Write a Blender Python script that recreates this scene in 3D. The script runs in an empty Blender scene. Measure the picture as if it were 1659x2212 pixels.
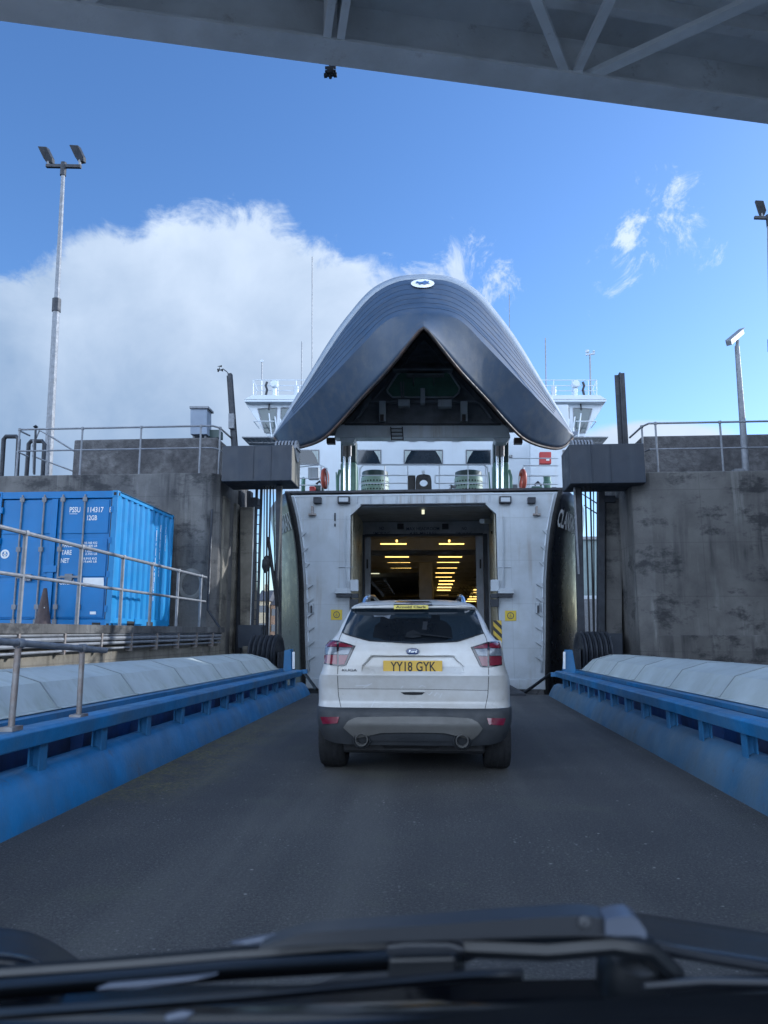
import bpy, bmesh, math, random
from mathutils import Vector, Matrix
random.seed(7)
SC = bpy.context.scene
COL = SC.collection
# ------------------------------------------------------------------ camera
CAM_H = 1.35
PITCH, YAW, F = math.radians(9.36), math.radians(4.0), 1597.7
cam_d = bpy.data.cameras.new('camera')
cam = bpy.data.objects.new('camera', cam_d)
COL.objects.link(cam)
cam.location = (0, 0, CAM_H)
cam.rotation_euler = (math.radians(90) + PITCH, 0, YAW)
cam_d.sensor_fit = 'VERTICAL'
cam_d.sensor_height = 36
cam_d.lens = 26
cam_d.clip_start = 0.02
cam_d.clip_end = 6000
cam_d.dof.use_dof = True
cam_d.dof.focus_distance = 14
cam_d.dof.aperture_fstop = 4.0
SC.camera = cam
# ------------------------------------------------------------------ picture measurements -> metres
cp, sp, ct, st = math.cos(PITCH), math.sin(PITCH), math.cos(YAW), math.sin(YAW)
_R, _U, _F = Vector((ct, st, 0)), Vector((sp*st, -sp*ct, cp)), Vector((-cp*st, cp*ct, sp))
EYE = Vector((0, 0, CAM_H))
def ray(u, v): return _F + _R*((u-829.5)/F) + _U*((1106-v)/F)
def P(u, v, Y): d = ray(u, v); return EYE + d*(Y/d.y)
def PX(u, v, x): d = ray(u, v); return EYE + d*(x/d.x)
def PZ(u, v, z): d = ray(u, v); return EYE + d*((z-CAM_H)/d.z)
# ------------------------------------------------------------------ sun, sky, exposure
SUN_AZ, SUN_EL = math.radians(61), math.radians(21.5)      # azimuth from +Y towards +X
SUN_STRENGTH, SKY_STRENGTH, EXPOSURE = 2.2, 0.15, 0.92
sd = Vector((math.sin(SUN_AZ)*math.cos(SUN_EL), math.cos(SUN_AZ)*math.cos(SUN_EL), math.sin(SUN_EL)))
sun_d = bpy.data.lights.new('sun', 'SUN'); sun_d.energy = SUN_STRENGTH; sun_d.angle = math.radians(0.5)
sun_d.color = (1.0, 0.93, 0.82)
sun = bpy.data.objects.new('sun', sun_d); COL.objects.link(sun)
sun.rotation_euler = (-sd).to_track_quat('-Z', 'Y').to_euler(); sun.location = (20, 20, 30)
SC.view_settings.view_transform = 'Standard'; SC.view_settings.look = 'None'
SC.view_settings.exposure = EXPOSURE; SC.view_settings.gamma = 1
WB = 8400
if WB:
    SC.view_settings.use_white_balance = True
    SC.view_settings.white_balance_temperature = 5650
    SC.view_settings.white_balance_tint = 10

def make_world():
    w = bpy.data.worlds.new('World'); SC.world = w; w.use_nodes = True
    nt = w.node_tree; N = nt.nodes; L = nt.links; N.clear()
    out = N.new('ShaderNodeOutputWorld'); bg = N.new('ShaderNodeBackground')
    sky = N.new('ShaderNodeTexSky'); sky.sky_type = 'NISHITA'; sky.sun_disc = False
    sky.sun_elevation = SUN_EL; sky.sun_rotation = SUN_AZ; sky.air_density = 1.0; sky.dust_density = 0.4; sky.ozone_density = 2.5
    bg.inputs[1].default_value = SKY_STRENGTH
    tc = N.new('ShaderNodeTexCoord'); sep = N.new('ShaderNodeSeparateXYZ'); L.new(tc.outputs['Generated'], sep.inputs[0])
    def M(op, a, b=None, c=None, clamp=False):
        n = N.new('ShaderNodeMath'); n.operation = op; n.use_clamp = clamp
        for i, q in enumerate((a, b, c)):
            if q is None: continue
            if isinstance(q, (int, float)): n.inputs[i].default_value = q
            else: L.new(q, n.inputs[i])
        return n.outputs[0]
    yy = M('MAXIMUM', sep.outputs[1], 0.05)
    a = M('DIVIDE', sep.outputs[0], yy); b = M('DIVIDE', sep.outputs[2], yy)
    def noise(scale, detail, rough, vec, off=(0, 0, 0), dist=0.0):
        mp = N.new('ShaderNodeMapping'); mp.inputs['Location'].default_value = off
        L.new(vec, mp.inputs[0])
        n = N.new('ShaderNodeTexNoise'); n.inputs['Scale'].default_value = scale; n.inputs['Detail'].default_value = detail
        n.inputs['Roughness'].default_value = rough; n.inputs['Distortion'].default_value = dist
        L.new(mp.outputs[0], n.inputs['Vector']); return n.outputs[0]
    g = tc.outputs['Generated']
    n1 = noise(7, 9, 0.6, g, (1.3, 2.1, 0.4), 0.4); n2 = noise(2.2, 6, 0.55, g, (5, 1, 2), 0.3); n3 = noise(16, 8, 0.65, g, (0.2, 4, 1), 0.8); n4 = noise(11, 10, 0.72, g, (2.2, 1, 3), 1.2)
    def ell(u, v, ru, rv, rot=0.0):
        p = P(u, v, 1.0); a0, b0 = p.x, p.z - CAM_H
        ra, rb = ru/F, rv/F
        da = M('SUBTRACT', a, a0); db = M('SUBTRACT', b, b0)
        c, s = math.cos(rot), math.sin(rot)
        xa = M('ADD', M('MULTIPLY', da, c), M('MULTIPLY', db, s)); xb = M('SUBTRACT', M('MULTIPLY', db, c), M('MULTIPLY', da, s))
        q = M('ADD', M('POWER', M('ABSOLUTE', M('DIVIDE', xa, ra)), 2.0), M('POWER', M('ABSOLUTE', M('DIVIDE', xb, rb)), 2.0))
        return M('SUBTRACT', 1.0, M('SQRT', q))
    def smax(items, k=0.12):
        r = items[0]
        for i in items[1:]: r = M('SMOOTH_MAX', r, i, k)
        return r
    big = smax([ell(470, 695, 340, 300), ell(700, 760, 300, 240, -0.35), ell(240, 760, 280, 305), ell(40, 830, 270, 285, -0.1),
                ell(330, 900, 420, 260), ell(800, 900, 300, 230)])
    f = M('ADD', big, M('MULTIPLY', M('SUBTRACT', n1, 0.5), 0.62))
    f = M('ADD', f, M('MULTIPLY', M('SUBTRACT', n3, 0.5), 0.6))
    m_big = N.new('ShaderNodeMapRange'); m_big.interpolation_type = 'SMOOTHSTEP'; L.new(f, m_big.inputs[0])
    m_big.inputs[1].default_value = -0.05; m_big.inputs[2].default_value = 0.17
    # thin wisps to the right
    wsp = smax([ell(985, 600, 130, 95, -0.3), ell(1470, 470, 90, 115, 0.5), ell(1352, 530, 68, 110, -0.4)], 0.05)
    wf = M('ADD', M('MULTIPLY', wsp, 0.6), M('MULTIPLY', M('SUBTRACT', n4, 0.5), 3.4))
    m_w = N.new('ShaderNodeMapRange'); m_w.interpolation_type = 'SMOOTHSTEP'; L.new(wf, m_w.inputs[0])
    m_w.inputs[1].default_value = 0.1; m_w.inputs[2].default_value = 0.8; m_w.inputs[4].default_value = 0.85
    low = smax([ell(1400, 945, 190, 40), ell(1640, 975, 160, 30), ell(1330, 1010, 200, 60)])
    lf = M('ADD', low, M('MULTIPLY', M('SUBTRACT', n1, 0.5), 0.9))
    m_l = N.new('ShaderNodeMapRange'); m_l.interpolation_type = 'SMOOTHSTEP'; L.new(lf, m_l.inputs[0])
    m_l.inputs[1].default_value = 0.0; m_l.inputs[2].default_value = 0.45
    # unseen cloud banks added behind the viewer to widen the fill
    hz = M('ADD', M('MULTIPLY', M('SUBTRACT', n2, 0.5), 1.6), M('SUBTRACT', 0.62, M('MULTIPLY', sep.outputs[2], 0.7)))
    hz = M('MULTIPLY', hz, M('GREATER_THAN', 0.05, sep.outputs[1]))
    m_h = N.new('ShaderNodeMapRange'); m_h.interpolation_type = 'SMOOTHSTEP'; L.new(hz, m_h.inputs[0])
    m_h.inputs[1].default_value = 0.0; m_h.inputs[2].default_value = 0.3
    front = M('GREATER_THAN', sep.outputs[1], 0.05)
    mask = M('MULTIPLY', M('MAXIMUM', M('MAXIMUM', m_big.outputs[0], m_w.outputs[0]), m_l.outputs[0]), front)
    mask = M('MAXIMUM', mask, m_h.outputs[0])
    # cloud tone: sun-side white tops, greyer thick base
    tone = M('ADD', M('MULTIPLY', M('SUBTRACT', n2, 0.5), 1.7), M('MULTIPLY', M('SUBTRACT', n1, 0.5), 0.6))
    tone = M('ADD', tone, M('ADD', -0.03, M('MULTIPLY', a, 0.55)))
    tone = M('ADD', tone, M('MULTIPLY', b, 1.45), clamp=True)
    mc = N.new('ShaderNodeMix'); mc.data_type = 'RGBA'; L.new(tone, mc.inputs[0])
    mc.inputs[6].default_value = (1.25, 1.62, 2.1, 1); mc.inputs[7].default_value = (3.35, 3.5, 3.6, 1)
    # unseen cloud bank added behind the viewer, made bright as fill light
    mb_ = N.new('ShaderNodeMix'); mb_.data_type = 'RGBA'; L.new(m_h.outputs[0], mb_.inputs[0]); L.new(mc.outputs[2], mb_.inputs[6]); mb_.inputs[7].default_value = (9.3, 10.2, 11.3, 1)
    # clear sky a little more saturated than the model's
    hs = N.new('ShaderNodeHueSaturation'); hs.inputs['Saturation'].default_value = 1.12; hs.inputs['Value'].default_value = 0.77; hs.inputs['Hue'].default_value = 0.505
    L.new(sky.outputs[0], hs.inputs['Color'])
    mx = N.new('ShaderNodeMix'); mx.data_type = 'RGBA'; L.new(mask, mx.inputs[0]); L.new(hs.outputs[0], mx.inputs[6]); L.new(mb_.outputs[2], mx.inputs[7])
    L.new(mx.outputs[2], bg.inputs[0]); L.new(bg.outputs[0], out.inputs[0])
make_world()
# ------------------------------------------------------------------ materials
def mat(name, col, rough=0.6, metal=0.0, var=0.25, scale=3.0, dirt=None, dirt_amt=0.0, streak=0.0, streak_col=(0.02, 0.02, 0.02), bump=0.0, bscale=30.0,
        emit=None, estr=0.0, trans=0.0, coat=0.0, wave=0.0, spec=0.5, dirt_scale=1.2, drip=0.0, rust=0.0, panels=0.0):
    m = bpy.data.materials.new(name); m.use_nodes = True
    nt = m.node_tree; N = nt.nodes; L = nt.links; b = N['Principled BSDF']
    b.inputs['Roughness'].default_value = rough; b.inputs['Metallic'].default_value = metal
    b.inputs['Specular IOR Level'].default_value = spec; b.inputs['Coat Weight'].default_value = coat
    b.inputs['Coat Roughness'].default_value = 0.08
    if trans: b.inputs['Transmission Weight'].default_value = trans
    tc = N.new('ShaderNodeTexCoord')
    def noise(s, d=6, r=0.55, sc=(1, 1, 1), loc=(0, 0, 0)):
        mp = N.new('ShaderNodeMapping'); mp.inputs['Scale'].default_value = sc; mp.inputs['Location'].default_value = loc
        L.new(tc.outputs['Object'], mp.inputs[0])
        n = N.new('ShaderNodeTexNoise'); n.inputs['Scale'].default_value = s; n.inputs['Detail'].default_value = d; n.inputs['Roughness'].default_value = r
        L.new(mp.outputs[0], n.inputs['Vector']); return n.outputs[0]
    def mix(fac, A, B):
        x = N.new('ShaderNodeMix'); x.data_type = 'RGBA'
        if isinstance(fac, (int, float)): x.inputs[0].default_value = fac
        else: L.new(fac, x.inputs[0])
        for i, q in ((6, A), (7, B)):
            if isinstance(q, tuple): x.inputs[i].default_value = (*q, 1)
            else: L.new(q, x.inputs[i])
        return x.outputs[2]
    def rng(v, lo, hi, a=0.0, c=1.0):
        r = N.new('ShaderNodeMapRange'); L.new(v, r.inputs[0]); r.inputs[1].default_value = lo; r.inputs[2].default_value = hi
        r.inputs[3].default_value = a; r.inputs[4].default_value = c; return r.outputs[0]
    lo = tuple(c*(1-var) for c in col); hi = tuple(min(1, c*(1+var)) for c in col)
    c = mix(rng(noise(scale), 0.3, 0.7), lo, hi)
    if dirt: c = mix(rng(noise(dirt_scale, 9, 0.65, (1, 1, 1), (3, 7, 1)), 0.6-0.35*dirt_amt, 0.75, 0, min(1, dirt_amt*1.3)), c, dirt)
    if streak:
        s = noise(1.0, 8, 0.6, (5, 5, 0.35), (1, 2, 3)); s2 = noise(0.8, 3, 0.5, (1, 1, 1), (8, 2, 3))
        mm = N.new('ShaderNodeMath'); mm.operation = 'MULTIPLY'; L.new(rng(s, 0.5, 0.68), mm.inputs[0]); L.new(rng(s2, 0.35, 0.6, 0, streak), mm.inputs[1])
        c = mix(mm.outputs[0], c, streak_col)
    if panels:
        sp_ = N.new('ShaderNodeSeparateXYZ'); gp = N.new('ShaderNodeNewGeometry'); L.new(gp.outputs['Position'], sp_.inputs[0])
        def mth(op, A, B=None):
            n = N.new('ShaderNodeMath'); n.operation = op
            for i, q_ in enumerate((A, B)):
                if q_ is None: continue
                if isinstance(q_, (int, float)): n.inputs[i].default_value = q_
                else: L.new(q_, n.inputs[i])
            return n.outputs[0]
        xz = mth('ADD', sp_.outputs[0], sp_.outputs[1])
        px_, pz_ = mth('DIVIDE', mth('ADD', xz, 40.3), 2.44), mth('DIVIDE', mth('ADD', sp_.outputs[2], 5.15), 1.22)
        cb = N.new('ShaderNodeCombineXYZ'); L.new(mth('FLOOR', px_), cb.inputs[0]); L.new(mth('FLOOR', pz_), cb.inputs[1])
        wn = N.new('ShaderNodeTexWhiteNoise'); L.new(cb.outputs[0], wn.inputs['Vector'])
        c = mix(rng(wn.outputs['Value'], 0, 1, 0, panels), c, tuple(k*0.45 for k in col))
        ln = mth('MAXIMUM', rng(mth('FRACT', pz_), 0.022, 0.008), rng(mth('FRACT', px_), 0.010, 0.004))
        c = mix(mth('MULTIPLY', ln, min(0.8, panels*2.2)), c, tuple(k*0.3 for k in col))
    if rust:
        c = mix(rng(noise(2.2, 10, 0.75, (1, 1, 1), (6, 1, 4)), 0.60, 0.68, 0, rust), c, (0.10, 0.05, 0.03))
        c = mix(rng(noise(9, 8, 0.75, (1, 1, 1), (1, 8, 4)), 0.62, 0.70, 0, rust), c, (0.22, 0.24, 0.25))
    if drip:
        s = noise(1.0, 7, 0.6, (3.2, 3.2, 0.22), (11, 5, 3)); s2 = noise(0.6, 4, 0.6, (1, 1, 1), (2, 9, 3))
        mm = N.new('ShaderNodeMath'); mm.operation = 'MULTIPLY'; L.new(rng(s, 0.58, 0.72), mm.inputs[0]); L.new(rng(s2, 0.42, 0.62, 0, drip), mm.inputs[1])
        c = mix(mm.outputs[0], c, (0.34, 0.35, 0.34))
        c = mix(rng(noise(0.9, 10, 0.72, (1, 1, 1.7), (4, 4, 9)), 0.53, 0.62, 0, drip), c, (0.022, 0.024, 0.028))
    L.new(c, b.inputs['Base Color'])
    L.new(rng(noise(scale*2.3, 5), 0.3, 0.7, max(0.02, rough*0.8), min(1, rough*1.2)), b.inputs['Roughness'])
    if bump or wave:
        bp = N.new('ShaderNodeBump'); bp.inputs['Strength'].default_value = 1.0
        if wave: bp.inputs['Distance'].default_value = wave; L.new(noise(1.3, 2, 0.4), bp.inputs['Height'])
        if bump:
            b2 = bp if not wave else N.new('ShaderNodeBump')
            b2.inputs['Distance'].default_value = bump; L.new(noise(bscale, 8, 0.65), b2.inputs['Height'])
            if wave: L.new(bp.outputs[0], b2.inputs['Normal'])
            L.new(b2.outputs[0], b.inputs['Normal'])
        else: L.new(bp.outputs[0], b.inputs['Normal'])
    if emit: b.inputs['Emission Color'].default_value = (*emit, 1); b.inputs['Emission Strength'].default_value = estr
    return m

M = {}
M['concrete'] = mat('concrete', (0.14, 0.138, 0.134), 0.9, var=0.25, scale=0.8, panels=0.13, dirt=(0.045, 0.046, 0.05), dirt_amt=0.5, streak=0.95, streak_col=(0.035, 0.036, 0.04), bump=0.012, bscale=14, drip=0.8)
M['concrete_lit'] = mat('concrete_pale_sunlit', (0.25, 0.23, 0.19), 0.9, panels=0.2, var=0.3, scale=2.0, dirt=(0.08, 0.075, 0.06), dirt_amt=0.6, streak=0.85, streak_col=(0.07, 0.066, 0.055), bump=0.01, bscale=18, drip=0.5)  # paler copy of the concrete, sunlight on the left faces painted in
M['rock_top'] = mat('rough_concrete', (0.12, 0.12, 0.125), 0.95, var=0.4, scale=6, dirt=(0.03, 0.03, 0.035), dirt_amt=0.7, bump=0.05, bscale=9)
M['blue'] = mat('blue_paint', (0.022, 0.165, 0.38), 0.42, var=0.25, scale=2.5, dirt=(0.10, 0.16, 0.22), dirt_amt=0.6, streak=0.25, streak_col=(0.10, 0.09, 0.08), bump=0.004, bscale=25, rust=0.55)
M['blue_dirty_shaded'] = mat('scuffed_shaded_blue_paint', (0.045, 0.14, 0.26), 0.5, var=0.25, scale=1.6, dirt=(0.12, 0.16, 0.19), dirt_amt=0.8, streak=0.4, streak_col=(0.12, 0.11, 0.10), bump=0.004, bscale=25, rust=0.6)  # right kerb: real scuffs, plus its shade-side dullness put into the base colour
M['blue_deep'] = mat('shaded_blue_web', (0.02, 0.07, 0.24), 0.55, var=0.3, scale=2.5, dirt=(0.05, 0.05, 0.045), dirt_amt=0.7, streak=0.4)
M['girder'] = mat('dark_girder_paint', (0.018, 0.027, 0.044), 0.5, var=0.2, scale=1.5, streak=0.3, streak_col=(0.06, 0.07, 0.08), bump=0.002)
M['girder_pale'] = mat('girder_end_sunlit', (0.16, 0.15, 0.125), 0.6, var=0.15, scale=2)  # sunlight on the left girder end painted into this pale tone
M['steel_dark'] = mat('dark_steel', (0.03, 0.035, 0.045), 0.55, metal=0.3, var=0.3, scale=5, dirt=(0.08, 0.05, 0.03), dirt_amt=0.3)
M['rubber'] = mat('rubber', (0.012, 0.013, 0.015), 0.75, var=0.3, scale=8, bump=0.002)
M['cover'] = mat('pale_grp_cover', (0.48, 0.53, 0.52), 0.55, var=0.12, scale=1.8, dirt=(0.30, 0.33, 0.24), dirt_amt=0.3, streak=0.35, streak_col=(0.24, 0.27, 0.18), bump=0.0015)
M['galv'] = mat('galvanised_steel', (0.21, 0.225, 0.25), 0.6, metal=0.25, var=0.2, scale=9, dirt=(0.22, 0.2, 0.18), dirt_amt=0.25)
M['galv_rust'] = mat('rusty_galvanised_steel', (0.30, 0.30, 0.30), 0.55, metal=0.4, var=0.25, scale=9, dirt=(0.2, 0.12, 0.08), dirt_amt=0.7, dirt_scale=5)
M['white'] = mat('ship_white_paint', (0.44, 0.49, 0.54), 0.38, panels=0.1, var=0.06, scale=1.2, dirt=(0.29, 0.31, 0.32), dirt_amt=0.5, streak=0.55, streak_col=(0.24, 0.19, 0.14), bump=0.002, bscale=3)
M['white_hi'] = mat('superstructure_white_paint', (0.54, 0.60, 0.66), 0.4, var=0.05, scale=1.2, streak=0.15, streak_col=(0.45, 0.43, 0.38))
M['bulwark'] = mat('bulwark_grey_paint', (0.27, 0.31, 0.36), 0.5, var=0.08)
M['cabinet'] = mat('cabinet_blue_grey', (0.20, 0.25, 0.33), 0.5, var=0.1)
M['cream'] = mat('tunnel_cream_paint', (0.60, 0.56, 0.42), 0.3, var=0.12, scale=1.5, dirt=(0.2, 0.19, 0.15), dirt_amt=0.5, streak=0.4, streak_col=(0.12, 0.1, 0.07), bump=0.004, bscale=4)
M['deck_in'] = mat('car_deck_paint', (0.5, 0.5, 0.5), 0.5, var=0.15, scale=2)
M['tunnel'] = mat('tunnel_grey_paint', (0.42, 0.45, 0.50), 0.5, var=0.15, scale=2, dirt=(0.1, 0.1, 0.1), dirt_amt=0.4)
M['hull'] = mat('black_hull_paint', (0.014, 0.018, 0.026), 0.3, var=0.3, scale=1.5, streak=0.35, streak_col=(0.04, 0.045, 0.05), wave=0.005, spec=0.42)
M['visor'] = mat('dark_visor_paint', (0.034, 0.056, 0.095), 0.5, var=0.15, scale=0.7, dirt=(0.10, 0.105, 0.11), dirt_amt=0.35, dirt_scale=3.0, streak=0.35, streak_col=(0.09, 0.10, 0.11), wave=0.02, bump=0.002, bscale=12, spec=0.45)
M['visor_in'] = mat('visor_inner_paint', (0.19, 0.21, 0.24), 0.6, var=0.3, scale=2, dirt=(0.06, 0.04, 0.03), dirt_amt=0.4)
M['visor_rust'] = mat('visor_seal_paint', (0.022, 0.022, 0.025), 0.6, var=0.4, scale=4, dirt=(0.16, 0.08, 0.04), dirt_amt=0.5)
M['green'] = mat('green_machinery_paint', (0.10, 0.22, 0.17), 0.4, var=0.2, scale=3, dirt=(0.05, 0.06, 0.05), dirt_amt=0.4)
M['green_dark'] = mat('dark_green_paint', (0.03, 0.06, 0.06), 0.4, var=0.3, scale=3)
M['winch'] = mat('pale_green_drum_paint', (0.30, 0.42, 0.34), 0.5, var=0.12, scale=3, streak=0.5, streak_col=(0.15, 0.17, 0.13))
M['chrome'] = mat('polished_rod', (0.75, 0.78, 0.8), 0.12, metal=1.0, var=0.05)
M['asphalt'] = None
M['glass'] = mat('dark_window_glass', (0.012, 0.02, 0.03), 0.06, var=0.1, coat=0.5)
M['glass_b'] = mat('bridge_glass', (0.05, 0.08, 0.09), 0.06, var=0.1, coat=0.5)
M['curtain'] = mat('pale_curtain', (0.35, 0.40, 0.40), 0.9, var=0.2, scale=12)
M['cont'] = mat('container_blue_paint', (0.006, 0.17, 0.46), 0.42, var=0.12, scale=1.3, streak=0.25, streak_col=(0.02, 0.10, 0.3), bump=0.002, bscale=6)
M['cont_sunlit'] = mat('container_side_sunlit', (0.02, 0.23, 0.52), 0.42, var=0.1, scale=1.3, streak=0.3, streak_col=(0.03, 0.16, 0.45), bump=0.002, bscale=6)  # container blue with the sunlit side's brightness put into the colour
M['letter'] = mat('white_lettering', (0.82, 0.84, 0.84), 0.6, var=0.1)
M['letter_dark'] = mat('dark_lettering', (0.02, 0.04, 0.09), 0.6, var=0.1)
M['black'] = mat('matt_black', (0.008, 0.009, 0.011), 0.6, var=0.2)
M['yellow'] = mat('yellow_sign', (0.62, 0.46, 0.03), 0.5, var=0.1)
M['red'] = mat('red_paint', (0.45, 0.03, 0.03), 0.45, var=0.15)
M['orange'] = mat('lifebuoy_orange', (0.45, 0.09, 0.06), 0.5, var=0.15)
M['brass_cap'] = mat('pale_patch', (0.45, 0.47, 0.40), 0.6, var=0.2)
M['brick'] = mat('brown_stone', (0.30, 0.20, 0.14), 0.9, var=0.3, scale=1.5)
M['sandstone'] = mat('sandstone', (0.38, 0.32, 0.22), 0.9, var=0.2, scale=1.5)
M['slate'] = mat('slate_roof', (0.06, 0.065, 0.08), 0.7, var=0.3, scale=3)
M['grn_clad'] = mat('grey_green_cladding', (0.16, 0.21, 0.22), 0.7, var=0.15, scale=1, streak=0.3)
M['lamp_warm'] = mat('warm_lamp', (1, 0.8, 0.4), 0.5, emit=(1.0, 0.60, 0.13), estr=1.7)
M['lamp_white'] = mat('pale_lamp', (1, 0.95, 0.7), 0.5, emit=(1.0, 0.92, 0.55), estr=0.55)
M['car'] = mat('white_car_paint', (0.58, 0.59, 0.59), 0.32, var=0.04, scale=2, dirt=(0.37, 0.34, 0.29), dirt_amt=0.7, dirt_scale=1.5, coat=0.4)
M['plastic'] = mat('grey_black_plastic', (0.030, 0.034, 0.040), 0.6, var=0.2, scale=6, dirt=(0.06, 0.06, 0.06), dirt_amt=0.4, bump=0.001)
M['skid'] = mat('silver_skid_plate', (0.12, 0.12, 0.116), 0.5, metal=0.2, var=0.15, scale=4, dirt=(0.10, 0.095, 0.085), dirt_amt=0.5)
M['tail_red'] = mat('tail_lamp_red', (0.14, 0.010, 0.025), 0.12, var=0.15, scale=20, coat=1.0)
M['tail_clear'] = mat('tail_lamp_clear', (0.15, 0.17, 0.20), 0.2, metal=0.2, var=0.2, scale=30, coat=1.0)
M['tail_dark'] = mat('tail_lamp_surround', (0.012, 0.008, 0.014), 0.15, coat=1.0)
M['plate'] = mat('yellow_number_plate', (0.60, 0.38, 0.045), 0.45, var=0.06)
M['sticker'] = mat('yellow_sticker', (0.72, 0.60, 0.12), 0.5, var=0.05)
M['badge'] = mat('badge_blue', (0.015, 0.035, 0.12), 0.2, coat=1.0)
M['dust_clean'] = mat('wiped_paint', (0.60, 0.61, 0.62), 0.4)
M['seat'] = mat('seat_behind_glass', (0.004, 0.006, 0.009), 0.3, spec=0.25, coat=0.15)
M['joint'] = mat('cover_joint', (0.25, 0.28, 0.28), 0.8)
M['seam'] = mat('panel_gap', (0.02, 0.02, 0.022), 0.8)
M['own_black'] = mat('own_car_black_paint', (0.003, 0.004, 0.007), 0.16, var=0.2, spec=0.3)
M['own_dark'] = mat('wiper_black', (0.008, 0.010, 0.013), 0.35, var=0.2)
M['own_grey'] = mat('wiper_arm_grey', (0.016, 0.019, 0.025), 0.4, var=0.1)
M['own_dash'] = mat('dashboard_black', (0.004, 0.005, 0.007), 0.9, spec=0.08)
M['own_shine'] = mat('knuckle_and_glint_satin', (0.09, 0.105, 0.14), 0.4, metal=0.3)  # metal of the arm knuckle, also the tone of the painted glints
M['bridge_steel'] = mat('footbridge_paint', (0.8, 0.82, 0.84), 0.6, var=0.15, scale=1.2, dirt=(0.5, 0.5, 0.48), dirt_amt=0.4, bump=0.003, rust=0.35)
M['bridge_deep'] = mat('footbridge_deck_underside', (0.76, 0.78, 0.80), 0.7, var=0.12, scale=0.8, dirt=(0.45, 0.44, 0.42), dirt_amt=0.5, rust=0.3)
M['cone'] = mat('dirty_cone', (0.07, 0.05, 0.05), 0.7, var=0.3, scale=8)

def asphalt():
    m = bpy.data.materials.new('asphalt'); m.use_nodes = True; nt = m.node_tree; N = nt.nodes; L = nt.links; b = N['Principled BSDF']
    tc = N.new('ShaderNodeTexCoord'); o = tc.outputs['Object']
    def noise(s, d=6, r=0.6):
        n = N.new('ShaderNodeTexNoise'); n.inputs['Scale'].default_value = s; n.inputs['Detail'].default_value = d; n.inputs['Roughness'].default_value = r
        L.new(o, n.inputs['Vector']); return n.outputs[0]
    def rng(v, lo, hi, a=0.0, c=1.0):
        r = N.new('ShaderNodeMapRange'); L.new(v, r.inputs[0]); r.inputs[1].default_value = lo; r.inputs[2].default_value = hi
        r.inputs[3].default_value = a; r.inputs[4].default_value = c; return r.outputs[0]
    def mix(f, A, B):
        x = N.new('ShaderNodeMix'); x.data_type = 'RGBA'
        if isinstance(f, (int, float)): x.inputs[0].default_value = f
        else: L.new(f, x.inputs[0])
        for i, q in ((6, A), (7, B)):
            if isinstance(q, tuple): x.inputs[i].default_value = (*q, 1)
            else: L.new(q, x.inputs[i])
        return x.outputs[2]
    def math_(op, A, B=None):
        n = N.new('ShaderNodeMath'); n.operation = op
        for i, q in enumerate((A, B)):
            if q is None: continue
            if isinstance(q, (int, float)): n.inputs[i].default_value = q
            else: L.new(q, n.inputs[i])
        return n.outputs[0]
    c = mix(rng(noise(0.7), 0.3, 0.7), (0.07, 0.07, 0.07), (0.125, 0.122, 0.115))
    c = mix(rng(noise(75, 3, 0.8), 0.35, 0.7), c, (0.018, 0.018, 0.02)); c = mix(rng(noise(48, 4, 0.8), 0.54, 0.68, 0, 0.75), c, (0.2, 0.195, 0.18))
    v = N.new('ShaderNodeTexVoronoi'); v.inputs['Scale'].default_value = 22; L.new(o, v.inputs['Vector'])
    spots = math_('MULTIPLY', rng(v.outputs['Distance'], 0.20, 0.10), rng(noise(1.1, 3), 0.5, 0.62))
    c = mix(math_('MULTIPLY', spots, 0.75), c, (0.30, 0.30, 0.28))
    tr = N.new('ShaderNodeMapping'); tr.inputs['Scale'].default_value = (1.6, 0.09, 1); L.new(o, tr.inputs[0]); tn = N.new('ShaderNodeTexNoise'); tn.inputs['Scale'].default_value = 1.0; tn.inputs['Detail'].default_value = 5; L.new(tr.outputs[0], tn.inputs['Vector'])
    c = mix(rng(tn.outputs[0], 0.5, 0.7, 0, 0.45), c, (0.15, 0.148, 0.135)); c = mix(rng(tn.outputs[0], 0.48, 0.3, 0, 0.5), c, (0.045, 0.045, 0.047))
    c = mix(rng(noise(0.9, 9, 0.7), 0.55, 0.7, 0, 0.35), c, (0.11, 0.12, 0.08))
    c = mix(rng(noise(150, 2, 0.5), 0.66, 0.72, 0, 0.8), c, (0.38, 0.37, 0.34))
    # scattered light chips
    v2 = N.new('ShaderNodeTexVoronoi'); v2.inputs['Scale'].default_value = 5; v2.inputs['Randomness'].default_value = 1; L.new(o, v2.inputs['Vector'])
    c = mix(rng(v2.outputs['Distance'], 0.06, 0.03), c, (0.32, 0.31, 0.28))
    # moss along the left edge, worn wheel tracks
    sep = N.new('ShaderNodeSeparateXYZ'); geo = N.new('ShaderNodeNewGeometry'); L.new(geo.outputs['Position'], sep.inputs[0])
    e = rng(sep.outputs[0], -1.9, -2.6); e2 = math_('MULTIPLY', rng(noise(1.8, 8, 0.7), 0.36, 0.52), rng(noise(14, 8, 0.8), 0.42, 0.56))
    yb = math_('MULTIPLY', rng(sep.outputs[1], 5.8, 6.8), rng(sep.outputs[1], 15.0, 9.0))
    moss = math_('MULTIPLY', math_('MULTIPLY', e, e2), yb)
    c = mix(moss, c, mix(rng(noise(30, 4), 0.4, 0.6), (0.09, 0.10, 0.02), (0.24, 0.19, 0.10)))
    L.new(c, b.inputs['Base Color']); b.inputs['Roughness'].default_value = 0.8
    bp = N.new('ShaderNodeBump'); bp.inputs['Distance'].default_value = 0.012
    L.new(noise(60, 5, 0.8), bp.inputs['Height']); L.new(bp.outputs[0], b.inputs['Normal'])
    return m
M['asphalt'] = asphalt()
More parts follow.
